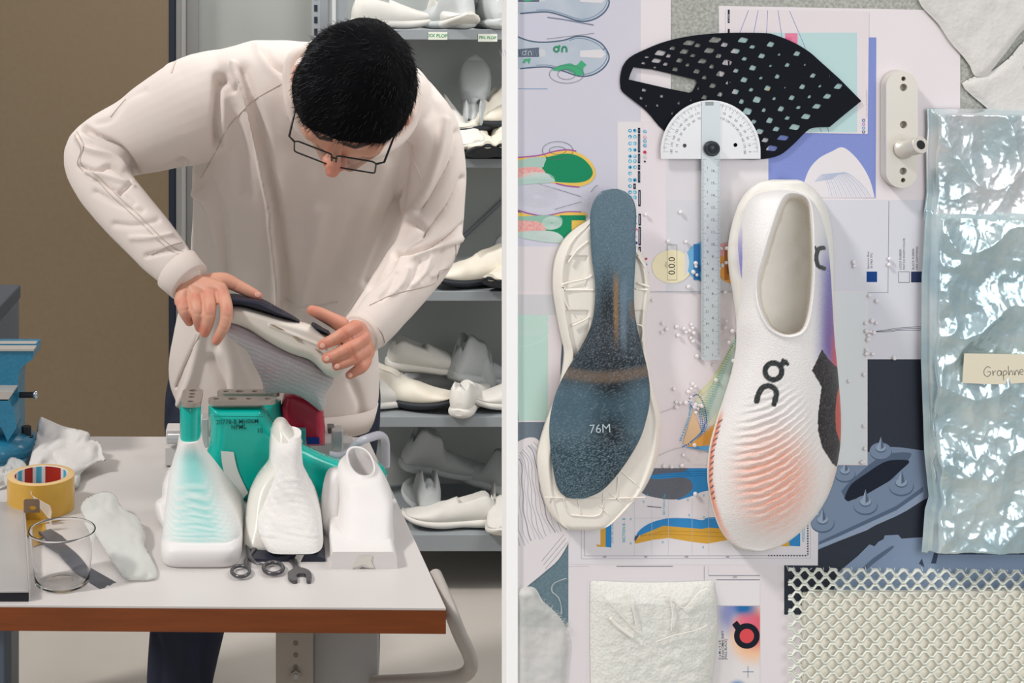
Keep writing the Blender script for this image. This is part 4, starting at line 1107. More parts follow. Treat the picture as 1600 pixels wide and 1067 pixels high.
# ---- spacer mesh and foam in the bottom right corner
m_net = mat('mint_white_net', (222, 226, 216), .7)
b = MB(); b.poly([(1252, 924), (1600, 918), (1660, 917), (1660, 1130), (1252, 1130)], B, mat('cream_foam', (232, 226, 213), .8, bump=(150, .2)), .8, 5.5)
tag(b.build('cream_foam_board', bevel=.001), 'cream foam panel under the net in the bottom right corner', 'foam')
nt_ = empty('spacer_net', B(1420, 1080, 1), 'white hexagonal spacer net covering the bottom right corner', 'net')
for nm, dx, h, dy in (('front_net', 0, 8.2, 0), ('back_net', 6, .9, 3)):
    b = MB(); rr = 0
    y = 888+dy
    while y < 1120:
        pts = []; x = 1226; k = 0
        while x < 1650:
            ph = (k+rr) % 2
            tilt = -(x-1226)*-.008
            pts.append((x+dx, y+(3.6 if ph else -3.6)+tilt)); pts.append((x+dx+5.5, y+(3.6 if ph else -3.6)+tilt)); x += 11; k += 1
        pts = [p for p in pts if not (nm == 'back_net' and p[0] > 1256 and p[1] > 926)]
        if len(pts) > 1 and (nm == 'front_net' or y < 926): b.tube([B(px, py, h+.5*math.sin(px*.57+rr)) for px, py in pts], .00085, m_net, 5)
        elif nm == 'back_net' : 
            pts = [p for p in pts if p[0] < 1257]
            if len(pts) > 1: b.tube([B(px, py, h) for px, py in pts], .0008, m_net, 5)
        y += 11.4; rr += 1
    tag(b.build(nm, nt_))
b = MB(); rf = random.Random(8)
for k in range(38):
    for x, y in ((1226+k*11, 884+k*.09), ):
        b.line([(x, y), (x+rf.uniform(-4, 4), y-rf.uniform(2, 6))], .8, B, m_net, 8)
b.build('frayed_edge', nt_)
# ================================================================ the workbench and what stands on it
def puff(name, outline, Yc, thick, R, m, parent=None, step=2.0, paint=None, back=1.0, tilt=None, noise_=None, power=1.0, solid=True, origin=None):
    """a body whose outline is seen from the front at distance Yc(px,py); thickness swells inwards from the rim"""
    ol = list(outline)
    xs = [p[0] for p in ol]; ys_ = [p[1] for p in ol]
    nx = int((max(xs)-min(xs))/step)+3; ny = int((max(ys_)-min(ys_))/step)+3
    X, Y = np.meshgrid(min(xs)-step+np.arange(nx)*step, min(ys_)-step+np.arange(ny)*step)
    ins = inside(X, Y, ol); dd = seg_dist(X, Y, ol+[ol[0]])
    near = (~ins) & (dd < step*.75)
    weak = ins & (dd < step*.35)
    f_, bk, vs = {}, {}, []
    Yf = (lambda x, y: Yc) if not callable(Yc) else Yc
    XS, YS = [], []
    for j in range(ny):
        for i in range(nx):
            if not (ins[j, i] or near[j, i]): continue
            x, y = X[j, i], Y[j, i]; rim = near[j, i] or weak[j, i]
            if rim:
                best = None
                for (ax, ay), (bx, by) in zip(ol, ol[1:]+[ol[0]]):
                    vx, vy = bx-ax, by-ay; q = vx*vx+vy*vy+1e-9; t = min(1, max(0, ((x-ax)*vx+(y-ay)*vy)/q))
                    qx, qy = ax+t*vx, ay+t*vy; dq = (qx-x)**2+(qy-y)**2
                    if best is None or dq < best[0]: best = (dq, qx, qy)
                x, y = best[1], best[2]; e = 0.
            else:
                t = min(1., dd[j, i]/R); e = math.sqrt(max(0, 1-(1-t)**2))**power
            y0 = Yf(x, y); n_ = noise_(x, y)*min(1, dd[j, i]/6) if (noise_ and not rim) else 0
            f_[(j, i)] = len(vs); vs.append(P(x, y, y0-thick*e+n_)); XS.append(x); YS.append(y)
            if solid:
                if rim: bk[(j, i)] = f_[(j, i)]
                else:
                    p = P(x, y, y0); p.y = y0+thick*e*back; bk[(j, i)] = len(vs); vs.append(p); XS.append(x); YS.append(y)
    fs = []
    for j in range(ny-1):
        for i in range(nx-1):
            ks = [(j, i), (j+1, i), (j+1, i+1), (j, i+1)]; ks = [k for k in ks if k in f_]
            if len(ks) < 3: continue
            fs.append(tuple(f_[k] for k in ks))
            if solid:
                g = tuple(bk[k] for k in ks[::-1])
                if set(g) != set(fs[-1]): fs.append(g)
    b = MB(); b.add(vs, fs, m, True)
    col = None
    if paint is not None:
        C = paint(np.array(XS), np.array(YS)); col = np.concatenate([C, np.ones((len(C), 1))], 1)
    o = b.build(name, parent, color=col, origin=origin)
    if not solid:
        md = o.modifiers.new('s', 'SOLIDIFY'); md.thickness = .0008; md.offset = 0
    return o
def painter(base, *layers):
    def f(X, Y):
        C = np.zeros(X.shape+(3,))+np.array(L3(base)[:3])
        for mk, rgb in layers:
            k = np.clip(mk(X, Y)*np.ones(X.shape), 0, 1)[..., None]; C = C*(1-k)+np.array(L3(rgb)[:3])*k
        return C
    return f
def slices(tab, n=40, p=2.5):
    """rows (py, xl, xr, Yfront, Yback) from the top down -> closed rings, level in z"""
    rings = []; pp = p
    for ri, (py, xl, xr, yf, yb) in enumerate(tab):
        p = pp if not isinstance(pp, tuple) else pp[0]+(pp[1]-pp[0])*ri/(len(tab)-1)
        z = P(0, py, yf).z; ym = yf+.35*(yb-yf)
        a = (xl-PX0)/FPX*ym; c = (xr-PX0)/FPX*ym; r = []
        for k in range(n):
            t = 2*PI*k/n; cx = math.copysign(abs(math.cos(t))**(2/p), math.cos(t)); sy = math.copysign(abs(math.sin(t))**(2/p), math.sin(t))
            r.append(Vector(((a+c)/2+(c-a)/2*cx, (yf+yb)/2+(yb-yf)/2*sy, z)))
        rings.append(r)
    return rings
def smooth_tab(tab, k=5): return [tuple(r) for r in catmull(tab, k)]
def ring_paint(rings, fn):
    C = []
    for r in rings:
        for v in r:
            C.append(fn(PX0+v.x/v.y*FPX, PY0+(CAMZ-v.z)/v.y*FPX, v))
    return np.array([list(L3(c)) for c in C])
def mixc(a, b, t):
    t = max(0, min(1, t)); return tuple(p+(q-p)*t for p, q in zip(a, b))

m_top = mat('white_laminate_top', (210, 205, 203), .3, vary=(5, .15, (212, 210, 208)))
m_edge = mat('brown_wood_edge', (132, 66, 22), .45, vary=(9, .5, (104, 50, 16), (1, 1, 14)))
m_grey = mat('warm_grey_steel', (160, 153, 144), .5)
m_grey2 = mat('cool_grey_steel', (166, 166, 166), .5)
wb = empty('workbench', (T(300, 820).x, T(300, 820).y, 0), 'white-topped workbench with brown wooden edge and grey steel legs', 'table')
cor = [T(-90, 944.3), T(697, 950), T(574, 683), T(-90, 681)]
def xyz(p, z): return (p.x, p.y, z)
b = MB(); b.add([xyz(p, TABLE) for p in cor]+[xyz(p, TABLE-.004) for p in cor], [(0, 1, 2, 3), (7, 6, 5, 4), (0, 4, 5, 1), (1, 5, 6, 2), (2, 6, 7, 3), (3, 7, 4, 0)], m_top)
b.build('table_top', wb, bevel=.0008)
b = MB(); b.add([xyz(p, TABLE-.004) for p in cor]+[xyz(p, TABLE-.041) for p in cor], [(0, 1, 2, 3), (7, 6, 5, 4), (0, 4, 5, 1), (1, 5, 6, 2), (2, 6, 7, 3), (3, 7, 4, 0)], m_edge)
b.build('edge_band', wb, bevel=.001)
zt = TABLE-.0412
b = MB(); b.box((P(431, 0, 2.42).x, 2.42, 0), (P(489, 0, 2.42).x, 2.46, zt), m_grey)
for z in [zt-.03-i*.0205 for i in range(30)]:
    if abs(z-(zt-.0915)) < .01: continue
    b.cyl((P(462, 0, 2.42).x, 2.4205, z), (P(462, 0, 2.42).x, 2.4192, z), .0042, mat('post_hole', (120, 113, 105), .7) if z == zt-.03 else b.mats[-1], 14)
lg = b.build('leg', wb, bevel=.002)
b = MB(); c = P(462, 0, 2.42).x; zb = P(0, 1053, 2.42).z
b.cyl((c, 2.42, zb), (c, 2.412, zb), .009, m_grey, 6); b.cyl((c, 2.42, zb), (c, 2.410, zb), .0045, m_grey2, 12); b.build('bolt', lg)
b = MB(); b.box((P(489, 0, 2.5).x, 2.47, 0), (P(590, 0, 2.5).x, 2.53, zt), m_grey2); b.build('leg', wb, bevel=.003)
b = MB(); b.box((P(-60, 0, 2.4).x, 2.4, 0), (P(8, 0, 2.4).x, 2.46, zt), mat('blue_grey_steel', (84, 96, 112), .5)); b.build('leg', wb, bevel=.003)
pts = catmull([P(640, 800, 2.62), P(668, 870, 2.42), P(700, 945, 2.27), P(718, 990, 2.25), P(733, 1022, 2.25), P(736, 1040, 2.25), P(726, 1054, 2.27), P(700, 1060, 2.3), P(640, 1064, 2.36), P(585, 1066, 2.46)], 8)
pts = [p for p in pts if p[2] < TABLE-.046 or p[0] > T(697, 950).x+.0]
b = MB(); b.tube(pts, .0115, mat('bent_tube_grey', (176, 170, 164), .4), 16); b.build('side_rail', wb)

# ---- vise
m_blue = mat('hammered_blue_paint', (32, 116, 152), .3, bump=(260, .5, .001), coat=.4, vary=(180, .4, (52, 142, 176)))
m_chr = mat('chrome', (190, 192, 196), .18, metal=.9)
m_blk = mat('black_steel', (36, 38, 44), .35, metal=.3)
m_worn = mat('bare_steel', (196, 190, 184), .4, metal=.3)
vi = empty('bench_vise', T(-20, 712), 'blue hammered-paint bench vise at the left edge of the workbench', 'vise')
def slab(pts, Y0, Y1, m, name=None, parent=None, bevel=.002):
    b = MB(); f0 = lambda u, v, h: Vector((P(u, v, Y0).x, Y0+h, P(u, v, Y0).z))
    b.poly(pts, f0, m, Y1-Y0, 0.0)
    b.poly(pts, f0, m, Y1-Y0)
    return b if name is None else b.build(name, parent, bevel=bevel)
Yv = 2.90
slab(catmull([(-60, 548), (52, 548)], 1)+catmull([(52, 560), (44, 566), (36, 572), (30, 584), (28, 606), (28, 640), (28, 680)], 3)+[(-60, 690)], Yv, Yv+.08, m_blue, 'body', vi, .006)
slab([(-60, 538), (57.5, 538), (57.5, 551), (-60, 551)], Yv+.05, Yv+.10, m_blue, 'fixed_jaw', vi, .002)
slab([(-60, 545.5), (53, 545.5), (53, 548.5), (-60, 548.5)], Yv-.004, Yv+.03, m_worn, 'jaw_plate', vi, .001)
slab([(-60, 537), (56, 537), (56, 539.5), (-60, 539.5)], Yv+.055, Yv+.08, m_worn, 'jaw_plate', vi, .001)
slab([(-60, 612), (22, 612), (12, 626), (-60, 626)], Yv-.05, Yv, m_worn, 'slide_top', vi, .003)
slab([(-60, 624), (13, 624), (22, 640), (26, 668), (12, 690), (2, 668), (-60, 650)], Yv-.05, Yv, m_blue, 'slide', vi, .006)
b = MB(); b.cyl(P(20, 617, Yv+.02), P(56, 617, Yv+.02), .0062, m_blk, 16); b.tube([P(52, 617, Yv+.02), P(54, 617, Yv+.02), P(57, 617, Yv+.02), P(59, 617, Yv+.02)], [.006, .0088, .0088, .006], m_chr, 18); b.build('handle', vi)
b = MB(); c = T(-6, 0, 0) if False else Vector((P(-4, 0, Yv).x, Yv+.03, TABLE))
b.lathe([(.005, .062), (.055, .060), (.072, .050), (.080, .035), (.080, .022), (.078, .018), (.005, .018)], c, m_blue, 40); b.build('swivel_base', vi)
b = MB(); b.box((c.x-.12, c.y-.072, TABLE), (c.x+.062, c.y+.09, TABLE+.02), m_blue); b.build('base_plate', vi, bevel=.004)
b = MB(); q = Vector((c.x+.056, c.y-.01, TABLE+.045)); b.cyl(q, q+Vector((0, 0, .028)), .0105, m_blk, 6); b.cyl(q, q+Vector((0, 0, .008)), .015, m_blk, 20); b.build('hex_bolt', vi, bevel=.001)
b = MB(); 
b.box((P(-60, 0, 3.2).x, 3.15, 0), (P(5, 0, 3.2).x, 3.4, P(0, 495, 3.2).z), mat('slate_plastic', (98, 106, 116), .5)); b.box((P(-60, 0, 3.2).x, 3.14, P(0, 495, 3.2).z), (P(6.5, 0, 3.2).x, 3.41, P(0, 472, 3.2).z), mat('dark_slate_plastic', (74, 80, 88), .5))
tag(b.build('equipment_cabinet', bevel=.004), 'slate grey equipment cabinet behind the blue vise at the left edge', 'cabinet')

# ---- crumpled white bag and plastic bits
m_nonw = mat('white_nonwoven', (226, 222, 220), .85, bump=(420, .35), vary=(260, .3, (208, 206, 204)), translucent=.15)
m_clear = mat('clear_crumpled_film', (228, 226, 222), .25, alpha=.55)
def slant(py0, py1, lift=0.0):                   # from the table at py0 rising backwards to py1
    Y0 = (CAMZ-TABLE)*FPX/(py0-PY0)
    return lambda x, y: Y0+(py0-y)*.0022+lift
def cn(a, s, sd): return lambda x, y: a*(mnoise.noise(Vector((x/s+sd, y/s, sd)))+.5*(1-2*abs(mnoise.noise(Vector((x/s*2+sd, y/s*2, sd+4))))))
puff('fabric_bag', catmull([(60, 656), (64, 651), (72, 654)], 2)+catmull([(72, 654), (100, 666), (138, 675), (138, 688)], 3)[1:]+catmull([(138, 688), (150, 688), (158, 694), (162, 712), (166, 719), (152, 722), (128, 738), (125, 752), (116, 764), (60, 768), (36, 768), (48, 714), (56, 684)], 4)[1:-1],
     slant(768, 652), .022, 26, m_nonw, step=2.2, noise_=cn(.022, 44, 2), back=.6)
tag(bpy.data.objects['fabric_bag'], 'crumpled white non-woven fabric bag behind the yellow tape roll', 'bag')
puff('plastic_scrap', catmull([(-20, 726), (6, 728), (14, 716), (22, 714), (36, 720), (42, 730), (34, 744), (20, 752), (6, 762), (-20, 770)], 4), slant(770, 714), .012, 12, m_clear, step=2.2, noise_=cn(.016, 12, 7), back=.5)
tag(bpy.data.objects['plastic_scrap'], 'crumpled clear plastic scrap at the left edge above the tape roll', 'plastic')

# ---- tape roll
tr = empty('tape_roll', T(64, 793.5), 'thick roll of yellow tape with a red and blue cardboard core', 'tape')
c = Vector((P(64, 0, 2.645).x, 2.645, TABLE+.0005)); Rt, Ri = .0625, .049
m_yel = mat('yellow_tape', (212, 166, 66), .35, bump=(60, .1), vary=(30, .4, (196, 148, 50)), coat=.3)
m_side = mat('tape_layers', (222, 190, 138), .5, vary=(900, .5, (206, 168, 108)))
b = MB(); b.lathe([(Rt, 0), (Rt+.0004, .03), (Rt, .062)], c, m_yel, 64); b.build('tape_winding', tr)
b = MB(); b.lathe([(Rt, .062), (Rt-.001, .0625), (Ri+.001, .0625)], c, m_side, 64); b.lathe([(Ri+.001, 0), (Rt, 0)], c, m_side, 64); b.build('tape_side', tr)
b = MB(); m_core = mat('red_core_print', (172, 42, 26), .5); m_cy = mat('cyan_core_print', (74, 176, 204), .5); m_wh = mat('white_core_print', (226, 222, 222), .5)
def corearc(a0, a1, m):
    rows = []
    for z in (.0, .062):
        rows.append([c+Vector((Ri*math.cos(t), Ri*math.sin(t), z)) for t in np.linspace(a0, a1, 14)])
    b.grid(rows, m, True)
R_ = math.radians
for k in range(3):
    o_ = R_(18+k*120)
    for a0, a1, m in ((0, 8, m_wh), (8, 22, m_cy), (22, 32, m_wh), (32, 72, m_core), (72, 80, m_wh), (80, 92, m_cy), (92, 100, m_wh), (100, 120, m_core)): corearc(o_+R_(a0), o_+R_(a1), m)
b.lathe([(Ri, .062), (Ri+.0012, .0628)], c, m_wh, 64); b.build('core', tr)
b = MB()
def on_roll(px, py, off=.0012):
    Yr = c.y-math.sqrt(max(0, Rt**2-((px-64)/FPX*2.6)**2))-off; return P(px, py, Yr)
b.add([on_roll(44, 762), on_roll(49, 766, .002), on_roll(50, 774, .003), on_roll(78, 790, .012), on_roll(81, 800, .014), on_roll(79, 812, .010), on_roll(74, 808, .006), on_roll(58, 788, .003)], [(0, 1, 2, 7), (2, 3, 6, 7), (3, 4, 5, 6)], mat('torn_tape_end', (228, 216, 202), .6)); b.build('torn_end', tr, solid=.0006)
b = MB(); b.add([on_roll(30, 810), on_roll(68, 812), T(72, 836, .002), T(48, 842, .002), T(18, 814, .002)], [(0, 1, 2, 3, 4)], m_yel); b.build('loose_tape_tail', tr, solid=.0005)

# ---- steel angle plate lower left
sp = empty('steel_angle_plate', T(15, 900), 'flat grey steel plate with an upturned edge and slotted tab, front left corner', 'metal plate')
m_pl2 = mat('dull_steel_sheet', (196, 192, 190), .42, metal=.35, vary=(6, .4, (182, 180, 180)))
b = MB(); q = [T(-90, 797, .0), T(36, 797, .0), T(45, 939, .0), T(-90, 940, .0)]
up_ = Vector((0, 0, .016))
b.add([p+up_ for p in q]+[p+up_*.8 for p in q], [(3, 2, 1, 0), (4, 5, 6, 7), (0, 1, 5, 4), (1, 2, 6, 5), (2, 3, 7, 6), (3, 0, 4, 7)], m_pl2); b.build('plate', sp, bevel=.0006)
b = MB(); a0, a1 = T(36, 797), T(45, 940)
for (pa, ha), (pb, hb) in (((a0, .034), (a1, .020)),):
    d = Vector((.0022, 0, 0)); vs = [pa, pb, pb+Vector((0, 0, hb)), pa+Vector((0, 0, ha))]
    b.add(vs+[v+d for v in vs], [(0, 1, 2, 3), (7, 6, 5, 4), (0, 4, 5, 1), (1, 5, 6, 2), (2, 6, 7, 3), (3, 7, 4, 0)], m_pl2)
b.build('upturned_edge', sp)
b = MB(); f0 = lambda u, v, h: P(u, v, 2.60-h); 
b.poly([[(37, 782), (40, 779.5), (60, 779.5), (62, 782), (62, 801), (37, 801)], circle(50.5, 793.5, 6, 18, 3)[::-1]], lambda u, v, h: P(u, v, 2.53-h), mat('bronze_steel', (140, 118, 100), .35, metal=.6), 0, .003); b.build('slotted_tab', sp)
b = MB(); b.box(tuple(T(-90, 940, 0)), tuple(T(45, 938, .012)), m_blk); b.build('front_lip', sp)

# ---- drinking glass
gl = empty('plastic_cup', T(97, 911), 'clear empty plastic cup standing near the front left of the bench', 'cup')
m_gl = mat('clear_cup_plastic', (255, 255, 255), .03, trans=1.0, ior=1.2)
c = Vector((P(97, 0, 2.295).x, 2.295, TABLE+.0006))
b = MB(); b.lathe([(0, .001), (.030, .001), (.040, 0), (.0445, .004), (.046, .02), (.0535, .084), (.0548, .087), (.0540, .0885), (.0525, .0875), (.0520, .084), (.0446, .02), (.0428, .006), (.036, .0035), (0, .0035)], c, m_gl, 64); b.build('cup_wall', gl)
b = MB(); 
for r in (.018, .026, .034): b.tube([c+Vector((r*math.cos(t), r*math.sin(t), .0045)) for t in np.linspace(0, 2*PI, 40)], .0007, m_gl, 6)
b.build('base_rings', gl)

# ---- grey adhesive strip
b = MB(); pt = [(x/3.336, 640+y/3.336) for x, y in ((188, 632), (214, 640), (258, 622), (322, 672), (392, 748), (470, 832), (607, 902), (590, 905), (575, 917), (560, 915), (545, 930), (520, 935), (400, 862), (300, 742), (240, 690))]
b.poly(pt, lambda u, v, h: T(u, v, h+.004*math.sin((v-820)*.05)), mat('grey_foil_tape', (86, 90, 100), .35, metal=.3, vary=(40, .5, (112, 114, 122))), .0, .0045)
tag(b.build('tape_strip'), 'dark grey strip of tape with ragged end lying beside the clear cup', 'tape')

# ---- translucent mesh sock
m_sock = mat('sheer_knit', (226, 228, 224), .8, alpha=.55, bump=(500, .4, .0008, 'voronoi'))
pt = catmull([(x/3.336, 640+y/3.336) for x, y in ((418, 505), (455, 458), (540, 426), (600, 446), (640, 512), (720, 560), (758, 650), (755, 705), (800, 790), (822, 850), (806, 886), (720, 893), (655, 886), (606, 826), (556, 750), (486, 640), (436, 560))], 4, True)
puff('knit_sock_upper', pt, slant(905, 768), .03, 22, m_sock, step=2.2, noise_=cn(.010, 42, 5), back=.15)
tag(bpy.data.objects['knit_sock_upper'], 'sheer white knitted shoe upper lying flat between the cup and teal shoe', 'fabric')

# ---- lasts
m_teal = mat('teal_last_plastic', (0, 180, 166), .22, coat=.4, sss=.03)
m_teal_d = mat('printed_dark_ink', (20, 78, 78), .5)
m_plate = mat('last_plate_steel', (176, 166, 158), .3, metal=.55)
def last_plate(x0, x1, py, Yn, depth, parent, holes_, th=.008):
    """steel plate lying level on top of a last: front edge seen at py, px x0..x1"""
    z = P(0, py, Yn).z; xa, xb = P(x0, 0, Yn).x, P(x1, 0, Yn).x
    r = min((xb-xa), depth)/2*.9
    def rr(xa, xb, ya, yb, r, n=8):
        o_ = []
        for cx, cy, a in ((xb-r, yb-r, 0), (xa+r, yb-r, PI/2), (xa+r, ya+r, PI), (xb-r, ya+r, 1.5*PI)):
            for k in range(n+1): t = a+PI/2*k/n; o_.append((cx+r*math.cos(t), cy+r*math.sin(t)))
        return o_
    fn = lambda u, v, h: Vector((u, v, h))
    ho = [[(xa+(xb-xa)*hx+hr*math.cos(-2*PI*k/16), Yn+depth*hy+hr*math.sin(-2*PI*k/16)) for k in range(16)] for hx, hy, hr in holes_]
    b = MB(); b.poly([rr(xa, xb, Yn, Yn+depth, r)]+ho, fn, m_plate, z, z+th); b.poly([rr(xa, xb, Yn, Yn+depth, r)], fn, m_plate, z+.0004)
    return b.build('steel_plate', parent, bevel=.0008)
# big side-on teal last
L1 = empty('shoe_last', Vector((P(440, 0, 2.72).x, 2.72, TABLE)), 'large teal shoe last lying side-on, printed 20778-B MH06M HPML 10', 'shoe last')
ol = catmull([(326, 633), (410, 633)], 2)+catmull([(410, 633), (418, 643), (430, 662), (452, 680), (480, 697), (509, 711), (543, 722), (570, 723), (592, 724), (603, 733), (605, 743), (597, 752), (575, 762), (540, 790), (505, 806), (470, 800), (430, 789), (388, 786), (342, 781), (330, 765), (320, 745), (317, 725), (323, 705), (327, 690), (328, 665), (325, 645)], 4)[1:-1]
puff('last_body', ol, 2.71, .042, 26, m_teal, L1, step=2.2)
last_plate(325, 431, 633, 2.675, .032, L1, [(.12, .5, .006), (.36, .5, .009), (.6, .5, .006), (.88, .5, .006)])
b = MB(); fn = lambda u, v, h: P(u, v, 2.667-h)
b.text('20778-B MH06M', 9.6, (371, 659), .03, fn, m_teal_d, .0012, center=True, bold=.008); b.text('HPML', 9.6, (373, 667.5), .03, fn, m_teal_d, .0012, center=True, bold=.008); b.text('10', 10, (406, 673), .03, fn, m_teal_d, .0012, center=True, bold=.008)
b.line([(334, 650), (411, 651)], .8, fn, m_teal_d, .0012); b.build('printed_code', L1)
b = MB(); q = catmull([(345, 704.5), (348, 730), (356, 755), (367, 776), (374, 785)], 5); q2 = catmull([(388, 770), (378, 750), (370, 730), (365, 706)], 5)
b.poly(q+q2, fn, mat('plain_white_strip', (226, 226, 222), .5), .0014); b.build('white_strip', L1)  # plain white curved patch on the side of the last
L2 = empty('shoe_last', Vector((P(400, 0, 2.86).x, 2.86, TABLE)), 'second teal shoe last behind the printed one, only its top showing', 'shoe last')
puff('last_body', catmull([(338, 622), (430, 622), (440, 640), (452, 700), (440, 715), (340, 715), (334, 700)], 3, True), 2.86, .04, 24, m_teal, L2, step=3)
last_plate(339, 437, 621, 2.83, .034, L2, [(.14, .5, .006), (.36, .5, .009), (.6, .5, .006), (.88, .5, .006)])
L3_ = empty('shoe_last', Vector((P(475, 0, 2.93).x, 2.93, TABLE)), 'crimson red shoe last clamped upright under the knit sock', 'shoe last')
puff('last_body', [(438, 640), (443, 616), (458, 612), (470, 616), (490, 624), (506, 640), (508, 668), (508, 696), (462, 698), (444, 690), (440, 660)], 2.86, .035, 14, mat('crimson_last_plastic', (186, 28, 62), .3, coat=.3), L3_, step=2.2)
b = MB(); b.poly([(479, 683), (499, 683), (499, 694), (480, 694)], lambda u, v, h: P(u, v, 2.824-h), mat('royal_blue_band', (32, 52, 140), .4), 0, .001); b.build('blue_band', L3_)
# little clamp blocks and chrome parts behind
cl = empty('clamping_jig', Vector((P(520, 0, 2.95).x, 2.95, TABLE)), 'chrome and white clamping jig behind the lasts with a clear tube handle', 'clamp')
m_pol = mat('polished_aluminium', (206, 208, 210), .22, metal=.6)
def jb(x0, x1, y0, y1, Y, d, m, nm='block'):
    b = MB(); b.box((P(x0, 0, Y).x, Y, P(0, y1, Y).z), (P(x1, 0, Y).x, Y+d, P(0, y0, Y).z), m); return b.build(nm, cl, bevel=.002)
jb(259, 284, 672, 700, 2.9, .05, m_top, 'white_block'); jb(257, 286, 699, 728, 2.88, .06, m_top, 'white_block')
b = MB(); b.cyl(P(262, 685, 2.88), P(283, 685, 2.88), .011, m_pol, 20); b.build('roller', cl)
jb(315, 326, 655, 700, 2.9, .05, m_pol); jb(512, 523, 668, 678, 2.9, .03, mat('chrome_dark', (120, 118, 120), .3, metal=.7), 'screw_block')
jb(518, 536, 673, 706, 2.88, .04, m_pol, 'clamp_block'); jb(478, 552, 692, 712, 2.93, .05, m_pol, 'base_rail'); jb(497, 545, 684, 700, 2.98, .03, m_grey2, 'back_rail')
jb(456, 478, 672, 700, 2.8, .02, mat('teal_sticker', (60, 150, 150), .4), 'teal_tab')
m_tubec = mat('clear_vinyl_tube', (214, 214, 226), .12, alpha=.75, coat=.5)
b = MB(); b.tube(catmull([P(514, 711, 2.80), P(530, 713, 2.80), P(545, 706, 2.80), P(556, 694, 2.80), P(566, 688, 2.80), P(580, 683, 2.82), P(593, 680, 2.84), P(601, 686, 2.86), P(603, 700, 2.87), P(603, 728, 2.88)], 6), .0085, m_tubec, 14); b.build('tube_handle', cl)

# ---- front row: three shoes seen toe-on
m_kn = mat('white_knit_shell', (234, 230, 228), .75, attr=True, bump=(520, .4, .0012, 'voronoi'), sss=.05)
m_wp = mat('white_resin', (232, 229, 228), .45, sss=.05)
s1 = empty('shoe_on_last', Vector((P(317, 0, 2.45).x, 2.45, TABLE)), 'white knit shoe pulled over a teal last, leftmost of the front row', 'shoe')
tb = smooth_tab([(693, 279, 314, 2.500, 2.600), (716, 275, 317, 2.495, 2.61), (736, 270, 323, 2.48, 2.62), (762, 264, 336, 2.455, 2.63), (790, 261, 349, 2.43, 2.64), (815, 258.5, 363, 2.405, 2.64), (838, 257, 373, 2.38, 2.645), (852, 256, 377, 2.37, 2.65), (868, 255, 379, 2.364, 2.65)], 6)
rg = slices(tb, 56, (2.4, 5.5))
def pc1(px, py, v):
    d = ((px-(298+(py-700)*.12))/(14+(py-700)*.22 if py < 860 else 40))**2
    t = math.exp(-d)*sm(690, 720, py)*(1-sm(835, 862, py)); band = .5+.5*math.sin(py*.95+math.sin(px*.12)*1.5)
    wv_ = sm(740, 770, py)*.7
    return mixc((236, 232, 230), (112, 196, 192), float(t*(.8-wv_*.8*band+.0)))
rg2 = []
for r in rg:
    rr_ = []
    for v in r:
        py = PY0+(CAMZ-v.z)/v.y*FPX; k = .0012*math.sin(py*.95)*float(sm(735, 760, py)*(1-sm(830, 850, py)))
        rr_.append(v+Vector((0, -k, 0)))
    rg2.append(rr_)
b = MB(); b.loft(rg2, m_kn, True); colr = ring_paint(rg2, pc1); colr = np.concatenate([colr, colr[:56], colr[-56:]]); b.build('knit_upper', s1, color=colr)
b = MB(); b.loft(slices(smooth_tab([(634, 281, 313, 2.515, 2.59), (645, 280.5, 313.5, 2.51, 2.595), (700, 281, 313, 2.51, 2.595)], 3), 40, 2.6), m_teal, True); b.build('last_neck', s1)
last_plate(281, 313.5, 637, 2.50, .10, s1, [(.5, .12, .006), (.5, .42, .006), (.5, .62, .006), (.5, .85, .008)])
b = MB(); b.loft(slices(smooth_tab([(853, 262, 372, 2.36, 2.65), (862, 256, 378, 2.352, 2.655), (874, 254, 379.5, 2.35, 2.66), (884.5, 255, 379, 2.355, 2.655), (887, 258, 377, 2.36, 2.65)], 3), 56, 6), m_wp, True); b.build('midsole', s1)

s2 = empty('shoe_on_stand', Vector((P(445, 0, 2.45).x, 2.45, TABLE)), 'white ribbed knit shoe with dark outsole, middle of the front row', 'shoe')
tb = smooth_tab([(686, 424, 471, 2.53, 2.61), (705, 423.5, 471, 2.51, 2.62), (738, 421, 473, 2.49, 2.63), (763, 416, 476, 2.47, 2.64), (788, 408, 486, 2.45, 2.64), (813, 402, 496, 2.425, 2.64), (838, 400, 502, 2.40, 2.64), (855, 404, 504, 2.385, 2.64), (866, 410, 505, 2.378, 2.64)], 6)
rg = []
for r in slices(tb, 56, (2.4, 4.5)):
    rr_ = []
    for v in r:
        py = PY0+(CAMZ-v.z)/v.y*FPX; px = PX0+v.x/v.y*FPX
        k = .0019*math.sin(py*.62+math.sin(px*.1)*2)*float(sm(730, 750, py)*(1-sm(838, 850, py)))
        rr_.append(v+Vector((0, -k, 0)))
    rg.append(rr_)
def pc2(px, py, v): return mixc((238, 235, 233), (220, 218, 214), float(nz(px*.2, py*.4)*.5+.3))
b = MB(); b.loft(rg, m_kn, True); colr = ring_paint(rg, pc2); colr = np.concatenate([colr, colr[:56], colr[-56:]]); b.build('knit_upper', s2, color=colr)
m_shell = mat('translucent_shell', (226, 224, 216), .3, sss=.1, coat=.3, bump=(60, .1))
puff('outer_shell', catmull([(429, 659), (436, 655), (446, 657), (455, 668), (470, 686), (473, 690), (471, 700), (474, 760), (490, 795), (500, 830), (507, 860), (508, 874), (490, 872), (460, 870), (440, 876), (400, 874), (379, 868), (376, 850), (382, 820), (386, 786), (392, 762), (404, 740), (419, 720), (421, 690), (424, 668)], 4, True), lambda x, y: 2.60-(y-655)*.0006, .055, 22, m_shell, s2, step=2.2)
